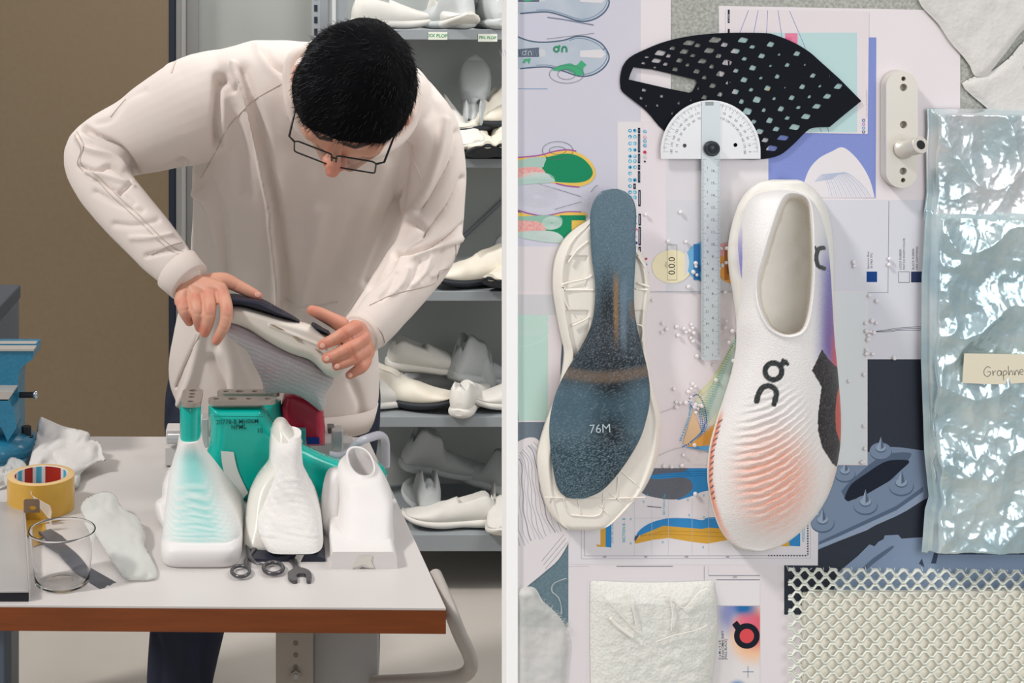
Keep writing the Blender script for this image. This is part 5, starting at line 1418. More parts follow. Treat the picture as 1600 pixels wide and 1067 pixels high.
slab(catmull([(388, 872), (420, 873), (445, 868), (470, 864), (495, 868), (509, 874)], 4)+catmull([(509, 877), (495, 880), (470, 879), (448, 882), (420, 882), (400, 880)], 4), 2.385, 2.60, mat('navy_rubber', (40, 44, 60), .5), 'outsole', s2, .002)
b = MB(); b.poly([(457, 879), (463, 867), (475, 867), (469, 879)], lambda u, v, h: P(u, v, 2.3845-h), m_shell, 0, .001); b.build('outsole_tab', s2)

s3 = empty('shoe_mould', Vector((P(569, 0, 2.42).x, 2.42, TABLE)), 'white shoe shell standing on a notched white resin block, right of the front row', 'shoe')
tb = smooth_tab([(744, 549, 590, 2.52, 2.63), (750, 543, 592, 2.515, 2.63), (760, 532, 600, 2.50, 2.63), (788, 532, 612, 2.47, 2.63), (812, 532, 614, 2.44, 2.63), (838, 530, 614, 2.41, 2.63), (860, 527, 615, 2.385, 2.63)], 6)
rg = [[v+Vector((-.012*q_, 0, .020*q_)) for v in r for q_ in [max(0, (v.y-2.52)/.11)*max(0, 1-i/26)]] for i, r in enumerate(slices(tb, 56, (2.3, 3.6)))]
b = MB(); b.grid(rg, m_wp, True, True)
inn = [[v+(Vector((sum(q.x for q in r)/56, sum(q.y for q in r)/56, v.z))-v)*.14 for v in r] for r in rg[:22]]
b.grid([rg[0]]+inn, m_wp, True, True); b.add(inn[-1], [tuple(range(56))], m_wp); b.build('shell', s3)
puff('side_panel', catmull([(509, 741), (516, 733), (530, 731), (542, 733), (540, 752), (535, 800), (532, 850), (521, 852), (503, 838), (499, 812), (502, 776), (505, 756)], 4, True), lambda x, y: 2.60-(y-731)*.0007, .03, 16, m_wp, s3, step=2.2)
slab([(520, 862), (614, 862), (620, 868), (621, 891), (582, 892), (578, 888), (566, 886), (554, 891.5), (517, 891), (518, 870)], 2.355, 2.62, m_wp, 'resin_block', s3, .003)
b = MB(); b.poly([(550, 888), (558, 872), (562, 868), (582, 868), (580, 876), (585, 887), (578, 887), (568, 882)], lambda u, v, h: P(u, v, 2.3545-h), m_shell, 0, .001); b.build('block_notch', s3)
# shoe behind on the left
puff('spare_sole_shell', catmull([(262, 735), (270, 728), (280, 730), (276, 760), (268, 800), (262, 830), (250, 820), (243, 800), (243, 785), (252, 778), (254, 756)], 4, True), lambda x, y: 2.62-(y-728)*.0008, .03, 10, m_wp, None, 2.0)
tag(bpy.data.objects['spare_sole_shell'], 'white shoe shell mostly hidden behind the leftmost shoe', 'shoe part')

# ---- scissors and wrench
sc = empty('scissors', T(400, 895), 'steel scissors under the middle white shoe, handles toward the front', 'scissors')
m_sc = mat('dark_steel_tool', (96, 94, 98), .3, metal=.7)
def loopring(cx, cy, rx, ry, r, nm='handle_ring', h=.006):
    b = MB(); b.tube([T(cx+rx*math.cos(t), cy+ry*math.sin(t), h) for t in np.linspace(0, 2*PI, 34)], r, m_sc, 10, cap=False); return b.build(nm, sc)
loopring(376, 898, 14, 8.5, .0030); loopring(427, 893, 15, 9, .0036)
b = MB(); b.tube([T(384, 890, .006), T(384, 882, .007), T(400, 860, .007), T(424, 820, .005)], [.0036, .0036, .0045, .001], m_sc, 8, flat_k=.5); b.build('blade', sc)
b = MB(); b.tube([T(413, 888, .006), T(398, 886, .008), T(390, 878, .008), T(380, 830, .006)], [.0034, .004, .0045, .001], m_sc, 8, flat_k=.5); b.build('blade', sc)
b = MB(); fn = lambda u, v, h: T(u, v, h)
b.poly(catmull([(452, 876), (462, 878), (467, 890), (476, 893), (484, 897), (487, 904), (485, 912), (479, 911), (478, 903), (470, 901), (463, 904), (465, 911), (458, 912), (451, 907), (450, 899), (458, 893), (456, 884)], 3, True), fn, m_sc, .0, .006)
b.poly([(452, 880), (440, 850), (448, 848), (464, 880)], fn, m_sc, .001, .0055)
tag(b.build('spanner', bevel=.001), 'open-ended steel spanner poking out under the middle white shoe', 'spanner')

# ================================================================ sample shoes on the shelving
m_smp = mat('offwhite_sample', (222, 219, 212), .7, vary=(14, .4, (204, 202, 196)))
m_smp2 = mat('warm_white_sample', (232, 226, 212), .7, vary=(14, .5, (214, 204, 184)))
m_smg = mat('grey_white_sample', (186, 190, 190), .6)
m_sol = mat('black_outsole', (34, 38, 44), .6)
def make_sneaker(loc, ma, sole_m, rock=.02, collar=.11, lbl=None):
    root = empty('sample_shoe', Vector((0, 0, 0)))
    L = .28
    def sec(x, lo, hi, w, dent):
        r = []
        for k in range(28):
            a = 2*PI*k/28; c_, s_ = math.cos(a), math.sin(a)
            y = w*math.copysign(abs(c_)**.8, c_); 
            if s_ > 0: w_ = 1-.45*s_*(hi > .07); y *= w_
            z = lo+(hi-lo)*(.5+.5*math.copysign(abs(s_)**.8, s_))
            if dent and s_ > .75: z -= dent
            r.append(Vector((x, y, z)))
        return r
    tab = [(0, .018, .05, .012), (.008, .012, .08, .026), (.03, .010, collar, .034), (.07, .010, collar-.012, .035), (.10, .010, collar-.022, .036), (.125, .010, .084, .038), (.16, .010, .07, .043), (.20, .012+rock*.2, .056, .047), (.24, .016+rock*.5, .048, .044), (.265, .022+rock*.8, .044, .032), (.28, .032+rock, .04, .012)]
    rings = [sec(x-.14, lo, hi, w, (.05 if .02 < x < .115 else 0)) for x, lo, hi, w in catmull(tab, 3)]
    b = MB(); b.loft(rings, ma, True); b.build('upper', root)
    tab2 = [(-.004, .012, .03, .012), (.006, .004, .034, .030), (.04, .0, .034, .038), (.10, .002, .03, .036), (.16, .0, .03, .047), (.21, rock*.25, .034, .051), (.25, rock*.7, .04, .045), (.275, rock*1.1+.004, .046, .028), (.286, rock*1.4+.012, .046, .010)]
    b = MB(); b.loft([sec(x-.14, lo, hi, w, 0) for x, lo, hi, w in catmull(tab2, 3)], sole_m, True); b.build('sole', root)
    return root
protoA = make_sneaker(None, m_smp, m_smp, .022, .115)
protoB = make_sneaker(None, m_smp2, m_sol, .03, .13)
protoC = make_sneaker(None, m_smg, m_smg, .012, .17)
first = {id(protoA): True, id(protoB): True, id(protoC): True}
def shelf_shoe(pr_, px, k, rz, label, dy=.12, lift=0., rx=0., ry=0., s=1.0):
    o_ = pr_ if first[id(pr_)] else copy_tree(pr_)
    first[id(pr_)] = False
    Y = ys0+dy; p = P(px, 0, Y); o_.location = (p.x, Y, SHELF[k]+.001+lift); o_.rotation_euler = (rx, ry, math.radians(rz)); o_.scale = (s, s, s)
    tag(o_, label, 'shoe', 'white sample shoes on the shelving unit')
A_, B_, C_ = protoA, protoB, protoC
for a in ((A_, 622, 0, 8, 'off-white sample shoe on the top shelf, just right of the head', .14),
          (C_, 690, 0, 118, 'pale grey sample shoe on the top shelf above the left label', .12),
          (A_, 705, 0, -75, 'off-white sample shoe on the top shelf seen from the toe', .10, .0),
          (C_, 732, 0, 60, 'grey sample shoe on the top shelf leaning above the right label', .14, .06, .3, .4),
          (C_, 760, 0, 100, 'grey sample shoe on the top shelf just right of the leaning one', .12),
          (A_, 800, 0, -60, 'off-white sample shoe on the top shelf against the partition', .08),
          (A_, 706, 1, 200, 'off-white sample shoe on the second shelf beside the shoulder', .16),
          (A_, 712, 1, -70, 'off-white sample shoe behind the shoulder, lying under a pale one', .10, .05, .2, .3),
          (B_, 748, 1, -88, 'white sample shoe with black sole, toe forward, second shelf left', .04),
          (C_, 742, 1, 80, 'tall pale sample standing upright at the back of the second shelf', .2, .15, 0, -1.15, .95),
          (B_, 762, 1, 215, 'white sample shoe with black sole lying across the pile', .12, .07, .25, .25),
          (B_, 786, 1, -100, 'white sample shoe with black sole at the partition, second shelf', .05),
          (B_, 790, 1, 195, 'white sample shoe with black sole, topmost at the partition', .12, .075, .2, .1),
          (B_, 733, 2, 195, 'large white sample shoe with black sole, toe left, third shelf', .08, 0, 0, 0, 1.05),
          (C_, 762, 2, 150, 'pale grey sample shoe behind the large one on the third shelf', .24),
          (B_, 800, 2, 235, 'white sample shoe with black sole cut by the partition, third shelf', .06),
          (B_, 640, 3, -18, 'large white sample shoe with black sole, leftmost on the fourth shelf', .10, 0, 0, 0, 1.1),
          (A_, 600, 3, 30, 'white sample shoe half hidden by the sweatshirt, fourth shelf', .10),
          (A_, 672, 3, 12, 'pale sample shoe lying on the others, fourth shelf', .22, .075, .15, .12),
          (C_, 705, 3, 160, 'grey sample shoe at the back of the fourth shelf', .26),
          (A_, 733, 3, 70, 'white sample shoe standing heel forward, fourth shelf', .10),
          (C_, 757, 3, 35, 'tall grey sample shoe behind the white ones, fourth shelf', .24, .03, 0, .2),
          (A_, 800, 3, 200, 'white sample shoe cut by the partition, fourth shelf', .1),
          (A_, 702, 4, 180, 'large off-white sample shoe, toe left, on the bottom shelf', .07, 0, 0, 0, .98),
          (C_, 660, 4, 95, 'tall grey sample shoe behind the large one, bottom shelf', .22),
          (C_, 690, 4, 15, 'grey sample shoe stacked at the back left of the bottom shelf', .26, .09, .2, .2),
          (A_, 785, 4, 262, 'off-white sample shoe cut by the partition, bottom shelf', .06),
          (C_, 752, 4, 130, 'pale grey sample shoe at the back right of the bottom shelf', .24, .05, .3)):
    shelf_shoe(*a)
# ================================================================ the man at the bench
man = empty('person', (P(430, 0, 3.2).x, 3.2, 0), 'person in off-white sweatshirt and glasses bending over the bench, holding a shoe', 'person')
def RR(px, Y): return px/FPX*Y
m_skin = mat('skin', (214, 158, 134), .5, attr=True, sss=.12, bump=(420, .12, .0006))
m_shirt = mat('offwhite_sweatshirt', (228, 217, 210), .9, sheen=.15, bump=(1400, .25, .0005))
m_rib = mat('ribbed_cuff', (226, 214, 206), .9, bump=(900, .3, .0006))
m_seam = mat('sweatshirt_seam', (196, 182, 172), .9)
m_trou = mat('navy_trousers', (27, 33, 52), .8, vary=(30, .3, (36, 44, 66)), bump=(700, .2))
m_hair = mat('black_hair', (14, 14, 18), .55, spec=.3)

def chain(b, pts, m, n=20, sub=4):
    """pts: (px, py, Y, radius px) -> smooth tapered limb with rounded ends"""
    q = catmull(pts, sub); c = [P(x, y, Y) for x, y, Y, r in q]; r = [RR(p[3], p[2]) for p in q]
    b.tube(c, r, m, n, True, True)
    b.ball(c[0], r[0], m, n, 10); b.ball(c[-1], r[-1], m, n, 10)

# ---- head frame
HC = P(554, 140, 2.45)
Fv = Vector((-.29, -.50, -.81)).normalized()
Rv = Vector((.985, -.10, -.16)); Rv = (Rv-Fv*Rv.dot(Fv)).normalized()
Uv = Rv.cross(Fv).normalized()
if Uv.y > 0: Uv = -Uv
HM = Matrix((Rv, Fv, Uv)).transposed()           # local (r, f, u) -> world
def H(r, f, u): return HC+HM @ Vector((r, f, u))
def hball(b, c, sc, m=m_skin): b.ball(H(*c), 1.0, m, 24, 16, sc, HM)
def htube(b, pts, r, m=m_skin, n=12): b.tube([H(*p) for p in pts], r, m, n); b.ball(H(*pts[0]), r[0] if hasattr(r, '__len__') else r, m, n, 8); b.ball(H(*pts[-1]), r[-1] if hasattr(r, '__len__') else r, m, n, 8)

b = MB()
hball(b, (0, 0, 0), (.084, .103, .10)); hball(b, (0, .03, -.035), (.074, .078, .085))
hball(b, (0, .045, -.078), (.058, .058, .058)); hball(b, (0, .078, -.118), (.026, .022, .022))
hball(b, (0, .092, .03), (.052, .016, .034))
for s in (-1, 1):
    hball(b, (s*.047, .068, -.040), (.028, .030, .026)); htube(b, [(s*.008, .103, .004), (s*.030, .106, .009), (s*.055, .090, .002)], [.009, .0095, .007])
    hball(b, (s*.013, .120, -.052), (.010, .013, .009)); htube(b, [(s*.062, .01, -.075), (s*.052, .045, -.108), (s*.02, .08, -.122)], [.016, .017, .016])
    hball(b, (s*.090, .004, -.012), (.012, .018, .028)); hball(b, ((s*.106 if s < 0 else .090), .004, .006), (.006, .018, .022)); hball(b, (s*.099, .014, -.036), (.008, .010, .012))
    hball(b, (s*.033, .090, -.018), (.017, .010, .011))
htube(b, [(0, .100, 0), (0, .113, -.018), (0, .130, -.040), (0, .136, -.050)], [.0085, .010, .012, .0135])
htube(b, [(-.022, .102, -.079), (0, .112, -.077), (.022, .102, -.079)], [.004, .0065, .004]); htube(b, [(-.020, .100, -.090), (0, .109, -.091), (.020, .100, -.090)], [.005, .0078, .005])
b.tube([H(0, -.035, -.05), H(0, -.05, -.10), P(556, 150, 2.72), P(545, 150, 2.88)], [.058, .056, .060, .085], m_skin, 24)
# hidden trunk, arms and legs carry the clothes
b.loft(slices([(150, 330, 640, 2.90, 3.10), (300, 360, 600, 3.0, 3.24), (480, 340, 540, 3.12, 3.32), (640, 320, 545, 3.16, 3.36), (700, 320, 545, 3.18, 3.36)], 24, 2.2), m_skin)
chain(b, [(345, 150, 2.99, 42), (250, 200, 2.98, 34), (155, 245, 2.96, 27), (225, 360, 2.83, 24), (290, 438, 2.755, 20)], m_skin)
chain(b, [(655, 190, 2.99, 42), (670, 300, 2.97, 32), (662, 395, 2.93, 27), (610, 465, 2.84, 24), (568, 520, 2.77, 20)], m_skin)
for x0, x1, x2 in ((350, 300, 283), (505, 525, 535)): chain(b, [(x0, 700, 3.26, 60), (x1, 880, 3.22, 42), (x2, 1030, 3.24, 32), (x2, 1120, 3.27, 24)], m_skin)
# ---- left-hand side of the picture: hand gripping the heel
def finger(b, pts): chain(b, pts, m_skin, 14, 4)
Yh = 2.70
for k in ((283, 470), (305, 463), (325, 456), (345, 452)):
    chain(b, [(291, 440, 2.762, 16), ((291+k[0])/2+2, (440+k[1])/2, 2.738, 14), (k[0], k[1], 2.722, 11.5)], m_skin, 16, 3)
chain(b, [(276, 424, 2.772, 21), (292, 441, 2.76, 22), (312, 450, 2.748, 19), (332, 448, 2.745, 15)], m_skin, 18)
finger(b, [(284, 470, 2.722, 10.5), (286, 482, 2.700, 9.6), (290, 492, 2.70, 8.8), (296, 503, 2.712, 7.4)])
finger(b, [(305, 465, 2.720, 11), (307, 482, 2.692, 10.2), (309, 498, 2.688, 9.2), (312, 512, 2.700, 7.8)])
finger(b, [(326, 460, 2.720, 11.2), (328, 480, 2.686, 10.4), (326, 502, 2.680, 9.4), (320, 520, 2.690, 8.0)])
finger(b, [(346, 456, 2.722, 11.4), (354, 480, 2.684, 10.4), (352, 504, 2.674, 9.6), (345, 520, 2.676, 8.8), (338, 532, 2.680, 7.6)])
finger(b, [(328, 440, 2.762, 13.5), (350, 438, 2.758, 12.5), (370, 446, 2.755, 10.5), (388, 455, 2.75, 9.4), (403, 462.5, 2.748, 7.8)])
# ---- hand pressing the toe
for k in ((554, 511), (563, 527), (567, 546), (569, 560)):
    chain(b, [(566, 522, 2.80, 17), ((566+k[0])/2+4, (522+k[1])/2+2, 2.755, 16), (k[0], k[1], 2.705, 11.5)], m_skin, 16, 3)
chain(b, [(576, 512, 2.84, 22), (565, 524, 2.79, 22), (560, 532, 2.75, 18)], m_skin, 18)
finger(b, [(557, 511, 2.700, 11.5), (539, 520, 2.672, 10.4), (520, 531, 2.668, 9.6), (503, 539, 2.674, 8.0)])
finger(b, [(568, 528, 2.698, 11.5), (548, 543, 2.664, 10.4), (528, 553, 2.662, 9.6), (510, 560, 2.668, 8.2)])
finger(b, [(571, 547, 2.702, 11), (554, 559, 2.668, 9.8), (540, 566, 2.664, 9.0), (526, 571.5, 2.668, 7.8)])
finger(b, [(572, 563, 2.708, 10), (566, 574, 2.676, 9.0), (556, 580, 2.672, 8.2), (546, 586, 2.675, 7.0)])
finger(b, [(552, 516, 2.765, 15), (533, 507, 2.762, 13), (512, 496, 2.760, 11), (498, 489, 2.758, 10), (487, 485, 2.757, 8.4)])
body = b.build('body', man)
remesh(body, .0028, 5)
a = coords(body.data)+np.array(wloc(body)); nr = normals(body.data)
pxv = PX0+a[:, 0]/a[:, 1]*FPX; pyv = PY0+(CAMZ-a[:, 2])/a[:, 1]*FPX
rel = a-np.array(HC); R_l = rel@np.array(Rv); F_l = rel@np.array(Fv); U_l = rel@np.array(Uv)
n = len(a); C = np.zeros((n, 3))+np.array(L3((216, 160, 136))[:3])
def bl(mk, rgb):
    global C
    k = np.clip(mk, 0, 1)[:, None]; C = C*(1-k)+np.array(L3(rgb)[:3])*k
nsv = np.array([mnoise.noise(Vector((p[0]*60, p[1]*60, p[2]*60))) for p in a])
hand = (pyv > 400)&(pyv < 600)&(a[:, 1] < 2.85)
tips = [(296, 503), (312, 513), (320, 522), (338, 533), (404, 463), (502, 540), (509, 560), (525, 572), (545, 587), (486, 484)]
knk = [(305, 464), (325, 458), (346, 455), (284, 472), (539, 520), (548, 543), (554, 559), (567, 572), (557, 510), (568, 527), (354, 482), (328, 480)]
for x, y in tips: bl(hand*np.exp(-((pxv-x)**2+(pyv-y)**2)/90)*.6, (212, 116, 96))
for x, y in knk: bl(hand*np.exp(-((pxv-x)**2+(pyv-y)**2)/60)*.45, (206, 112, 92))
bl(hand*sm(480, 500, pxv)*.25, (204, 108, 84)); bl(hand*sm(0, .4, nsv)*.25, (226, 168, 146))
stub = sm(-.052, -.068, U_l)*sm(.02, .05, F_l)*(rel[:, 2] > -.3)*(np.hypot(R_l, U_l+.084) > .020)
bl(stub*(.5+.3*nsv)*(np.linalg.norm(rel, axis=1) < .2), (92, 74, 66))
nose = np.exp(-((R_l)**2+(F_l-.135)**2+(U_l+.05)**2)/.0005)
bl(nose*.6, (222, 118, 102)); bl(np.exp(-(R_l**2/.0004+((U_l+.084)/.012)**2))*(F_l > .09)*.6, (178, 92, 84))
for s in (-1, 1):
    d = np.abs(U_l-(.012-.12*np.abs(np.abs(R_l)-.036)))
    bl((np.abs(R_l-s*.034) < .026)*(F_l > .075)*sm(.006, .002, d)*.95, (34, 28, 28))
    bl(np.exp(-((R_l-s*.092)**2/.0002+(F_l+.006)**2/.0008+(U_l+.01)**2/.0016))*.5, (224, 128, 108))
bl((np.linalg.norm(rel, axis=1) < .2)*sm(.035, .05, U_l+.0*F_l)*sm(.115, .09, F_l), (40, 34, 34))
at = body.data.color_attributes.new('Col', 'FLOAT_COLOR', 'POINT'); at.data.foreach_set('color', np.concatenate([C, np.ones((n, 1))], 1).astype(np.float32).ravel())
# sculpt knuckle creases and tendons
def face_disp(o_, strokes_, cond=None):
    me = o_.data; w_ = coords(me)+np.array(wloc(o_)); N_ = normals(me)
    X = PX0+w_[:, 0]/w_[:, 1]*FPX; Y = PY0+(CAMZ-w_[:, 2])/w_[:, 1]*FPX
    fc = sm(.05, .45, -N_[:, 1])
    D = np.zeros(len(X))
    for pts, wd, am in strokes_:
        pts = catmull(pts, 4) if len(pts) > 2 else pts
        x0, x1 = min(p[0] for p in pts)-3*wd, max(p[0] for p in pts)+3*wd; y0, y1 = min(p[1] for p in pts)-3*wd, max(p[1] for p in pts)+3*wd
        mk = (X > x0)&(X < x1)&(Y > y0)&(Y < y1)
        if cond is not None: mk &= cond
        if not mk.any(): continue
        d = seg_dist(X[mk], Y[mk], pts)
        D[mk] += am*(1.3 if cond is None else 1)*np.exp(-(d/(wd*.85))**2)
    L = coords(me); L += N_*(D*fc)[:, None]; setco(me, L)
cr = []
for (x, y), (dx, dy) in (((539, 520), (-.5, -.86)), ((548, 543), (-.5, -.86)), ((554, 559), (-.5, -.86)), ((520, 531), (-.5, -.86)), ((528, 553), (-.5, -.86)), ((354, 494), (1, .1)), ((327, 492), (1, 0)), ((308, 490), (1, 0)), ((288, 484), (1, -.2)), ((349, 514), (1, .4)), ((370, 446), (-.4, .9))):
    cr.append(([(x-dx*6, y-dy*6), (x+dx*6, y+dy*6)], 1.4, -.0012))
for (x0, y0), (x1, y1) in (((296, 446), (305, 463)), ((300, 444), (325, 456)), ((304, 442), (345, 452)), ((291, 448), (284, 468))):
    cr.append(([(x0, y0), (x1, y1)], 3, .0014))
for x, y in ((305, 464), (325, 458), (346, 455), (284, 471)): cr.append(([(x, y), (x+1, y+1)], 5, .0022))
for xa, ya, xb, yb in ((295, 474, 299, 486), (316, 468, 318, 488), (337, 462, 340, 486)): cr.append(([(xa, ya), (xb, yb)], 2.4, -.0022))
face_disp(body, cr, hand)
# finger nails
m_nail = mat('finger_nail', (232, 178, 162), .3, coat=.3)
BT = BVHTree.FromObject(body, bpy.context.evaluated_depsgraph_get())
def ray(bvh, px, py, o_):
    o0 = Vector((0, 0, CAMZ))-wloc(o_); d = (P(px, py, 1.0)-Vector((0, 0, CAMZ))).normalized()
    h = bvh.ray_cast(o0, d)
    return None if h[0] is None else (h[0]+wloc(o_), h[1])
for x, y, dx, dy in ((504, 540, -.86, .45), (511, 560.5, -.88, .42), (527, 572, -.9, .35), (547, 586, -.85, .5), (402, 461, .8, .5)):
    h = ray(BT, x, y, body)
    if h:
        p, nn = h; t = Vector((dx, 0, -dy)); t = (t-nn*t.dot(nn)).normalized(); q = nn.cross(t)
        M_ = Matrix((t, q, nn)).transposed(); bb = MB(); bb.ball(p+nn*.0002, 1, m_nail, 16, 10, (.0058, .0048, .0012), M_); bb.build('nail', man)

# ---- eyes (lids lowered)
for s in (-1, 1):
    bb = MB(); bb.ball(H(s*.033, .088, -.020), .0115, mat('eye_white', (226, 220, 216), .2) if s < 0 else bpy.data.materials['eye_white'], 20, 14)
    ey = bb.build('eye', man)

# ---- hair
def hair_r(th, ph):                              # direction -> radius beyond the skull
    r, f, u = math.sin(th)*math.cos(ph), math.sin(th)*math.sin(ph), math.cos(th)
    k = 1/math.sqrt((r/.105)**2+(f/.128)**2+(u/.120)**2)
    # hairline
    front = f*.9-u*.75
    t = 1.0
    if f > 0: t = 1-float(sm(.60, .80, front))
    low = -u
    t2 = 1-float(sm(.25, .50, low+f*.35))
    side = float(sm(.75, 1, abs(r)))*float(sm(-.35, .0, f))*float(sm(.0, .35, -u))
    t = min(t, t2)*(1-.8*side)
    k0 = 1/math.sqrt((r/.080)**2+(f/.099)**2+(u/.096)**2)
    n_ = 1+.05*mnoise.noise(Vector((r*3, f*3, u*3)))+.02*mnoise.noise(Vector((r*11, f*11, u*11)))
    return k0+(k*n_-k0)*t, t
rows = []; Tm = []
for j in range(61):
    th = PI*j/60; rr_ = []
    for i in range(96):
        ph = 2*PI*i/96; k, t = hair_r(th, ph)
        rr_.append(H(k*math.sin(th)*math.cos(ph), k*math.sin(th)*math.sin(ph), k*math.cos(th)))
    rows.append(rr_)
bb = MB(); bb.grid(rows[::-1], mat('scalp_hair', (11, 11, 14), .9, spec=.1), True, True); hair = bb.build('hair', man)
bb = MB(); rh = random.Random(11); m_h2 = mat('grey_black_hair', (40, 42, 50), .5, spec=.4)
wh = Vector((.25, -.45, .86)).normalized()       # the crown whorl in local space
for k in range(10000):
    z = rh.uniform(-.75, 1); ph = rh.uniform(0, 2*PI); s_ = math.sqrt(1-z*z); d = Vector((s_*math.cos(ph), s_*math.sin(ph), z))
    rad, t = hair_r(math.acos(z), math.atan2(d.y, d.x))
    if t < .25: continue
    fl = d-wh; fl = fl-d*fl.dot(d)
    if fl.length < 1e-3: continue
    fl.normalize(); tw = d.cross(fl)
    fl = (fl+tw*(.45+.5*mnoise.noise(d*4))+Vector((rh.gauss(0, .22), rh.gauss(0, .22), rh.gauss(0, .22)))).normalized()
    L = rh.uniform(.009, .021)*(.6+.4*t); lift = rh.uniform(.05, .40)
    p = [d*(rad-.003)+fl*(L*q)+d*(L*lift*q*(1.1-.6*q)) for q in (0, .35, .7, 1)]
    w_ = rh.uniform(.0004, .0007)
    bb.tube([H(*q) for q in p], [w_, w_*.9, w_*.6, w_*.12], m_h2 if (rh.random() < .16+.35*(d.x < -.4)) else m_hair, 3, False)
bb.build('hair_strands', hair)

# ---- glasses
m_gf = mat('black_spectacle_frame', (26, 24, 30), .25)
gs = MB(); 
def lens_loop(s):
    cx, hw, hh = s*.038, .034, .022; pts = []
    for sx, sy, a0 in ((1, 1, 0), (-1, 1, PI/2), (-1, -1, PI), (1, -1, 1.5*PI)):
        for k in range(5):
            t = a0+PI/2*k/4; pts.append((cx+sx*(hw-.008)+.008*math.cos(t), .131-.25*abs(cx+sx*hw)*.35, -.022+sy*(hh-.008)+.008*math.sin(t)))
    return pts
for s in (-1, 1):
    q = lens_loop(s); gs.tube([H(*p) for p in q+[q[0]]], .0015, m_gf, 8, False)
    gs.tube([H(s*.071, .124, -.008), H(s*.084, .116, -.008), H(s*.092, .02, -.002), H(s*.093, -.01, -.012)], [.0022, .002, .0016, .0014], m_gf, 8)
gs.tube([H(-.006, .130, -.014), H(0, .132, -.011), H(.006, .130, -.014)], .0014, m_gf, 8)
gl_ = gs.build('glasses', man)
m_lens = mat('spectacle_lens', (255, 255, 255), .02, alpha=.08)
for s in (-1, 1):
    q = lens_loop(s); bb = MB(); bb.add([H(*p) for p in q], [tuple(range(len(q)))], m_lens); bb.build('lens', gl_)

# ---- sweatshirt
b = MB()
tors = [(64, 395, 520, 2.96, 3.02), (72, 365, 575, 2.93, 3.05), (86, 325, 622, 2.89, 3.10), (110, 300, 655, 2.86, 3.15), (150, 292, 684, 2.84, 3.2), (195, 296, 692, 2.85, 3.25), (240, 300, 688, 2.88, 3.28), (300, 299, 670, 2.92, 3.32),
        (360, 299, 640, 2.97, 3.35), (420, 294, 612, 3.02, 3.38), (470, 286, 600, 3.05, 3.39), (520, 274, 594, 3.08, 3.40), (570, 264, 593, 3.10, 3.41), (615, 262, 594, 3.12, 3.41), (648, 272, 592, 3.13, 3.40), (676, 292, 582, 3.135, 3.39)]
b.loft(slices(smooth_tab(tors, 3)[::-1], 64, 2.35), m_shirt)
chain(b, [(372, 160, 3.0, 86), (320, 168, 2.98, 86), (270, 188, 2.97, 78), (215, 210, 2.975, 65), (170, 226, 2.975, 55), (149, 246, 2.965, 49), (158, 276, 2.93, 46), (186, 318, 2.88, 43), (226, 362, 2.83, 41), (258, 399, 2.79, 38.5), (282, 427, 2.765, 34)], m_shirt, 32)
chain(b, [(628, 170, 3.0, 62), (655, 205, 2.98, 62), (670, 255, 2.975, 56), (674, 305, 2.97, 50), (674, 350, 2.96, 47), (664, 392, 2.93, 47), (638, 428, 2.88, 47), (608, 466, 2.83, 43.5), (582, 500, 2.79, 38), (568, 518, 2.77, 34)], m_shirt, 32)
b.ball(P(275, 122, 3.12), .035, m_shirt)
shirt = b.build('sweatshirt', man)
remesh(shirt, .0042, 5)
F_ = []
f2 = lambda L_: [(80+x/3.5575, 20+y/3.5575) for x, y in L_]
f3 = lambda L_: [(240+x/3.5575, 380+y/3.5575) for x, y in L_]
f4 = lambda L_: [(570+x/2.81, 100+y/2.81) for x, y in L_]
def ridge(p, w, a_): F_.append((p, w, a_))
# chest: long folds hanging from the shoulder
ridge(f2([(1010, 290), (1060, 420), (1100, 560), (1150, 780), (1210, 1060)])+[(424, 360), (430, 420), (433, 480)], 5, .016)
ridge([(378, 110), (398, 180), (416, 260), (432, 340), (444, 420), (450, 478)], 12, -.016)
ridge(f2([(930, 360), (925, 500), (920, 640), (930, 740)]), 7, -.020)
ridge(f2([(960, 330), (1000, 460), (1030, 620), (1060, 800), (1080, 1000)]), 12, -.010)
ridge(f2([(1180, 220), (1240, 300), (1330, 340)]), 6, -.008); ridge(f2([(1150, 190), (1200, 290), (1300, 420), (1340, 560)]), 7, .006)
ridge(f2([(940, 340), (985, 430), (1020, 400)]), 5, -.008)
ridge(f2([(770, 920), (800, 960), (830, 1010), (870, 1060)])+[(336, 360), (345, 420)], 6, .010)
ridge([(322, 285), (345, 330), (352, 400), (350, 470), (340, 540)], 9, -.010)
ridge([(312, 300), (318, 380), (320, 450), (316, 520), (300, 590), (282, 630)], 8, .010)
ridge([(500, 330), (490, 400), (470, 470), (450, 520)], 14, .006); ridge([(600, 260), (570, 350), (540, 430)], 16, .006); ridge([(560, 330), (520, 430)], 12, -.006)
ridge([(640, 230), (628, 300), (600, 380), (575, 440)], 10, -.010)
ridge([(330, 560), (360, 620), (352, 680)], 9, -.010); ridge([(350, 520), (365, 580), (360, 650)], 9, .008); ridge([(552, 600), (566, 640), (560, 690)], 8, -.008)
ridge(f3([(255, 510), (200, 620), (120, 800)]), 2.2, -.006)
ridge(f3([(670, 335), (780, 350), (900, 350), (1010, 330)]), 2, -.003)
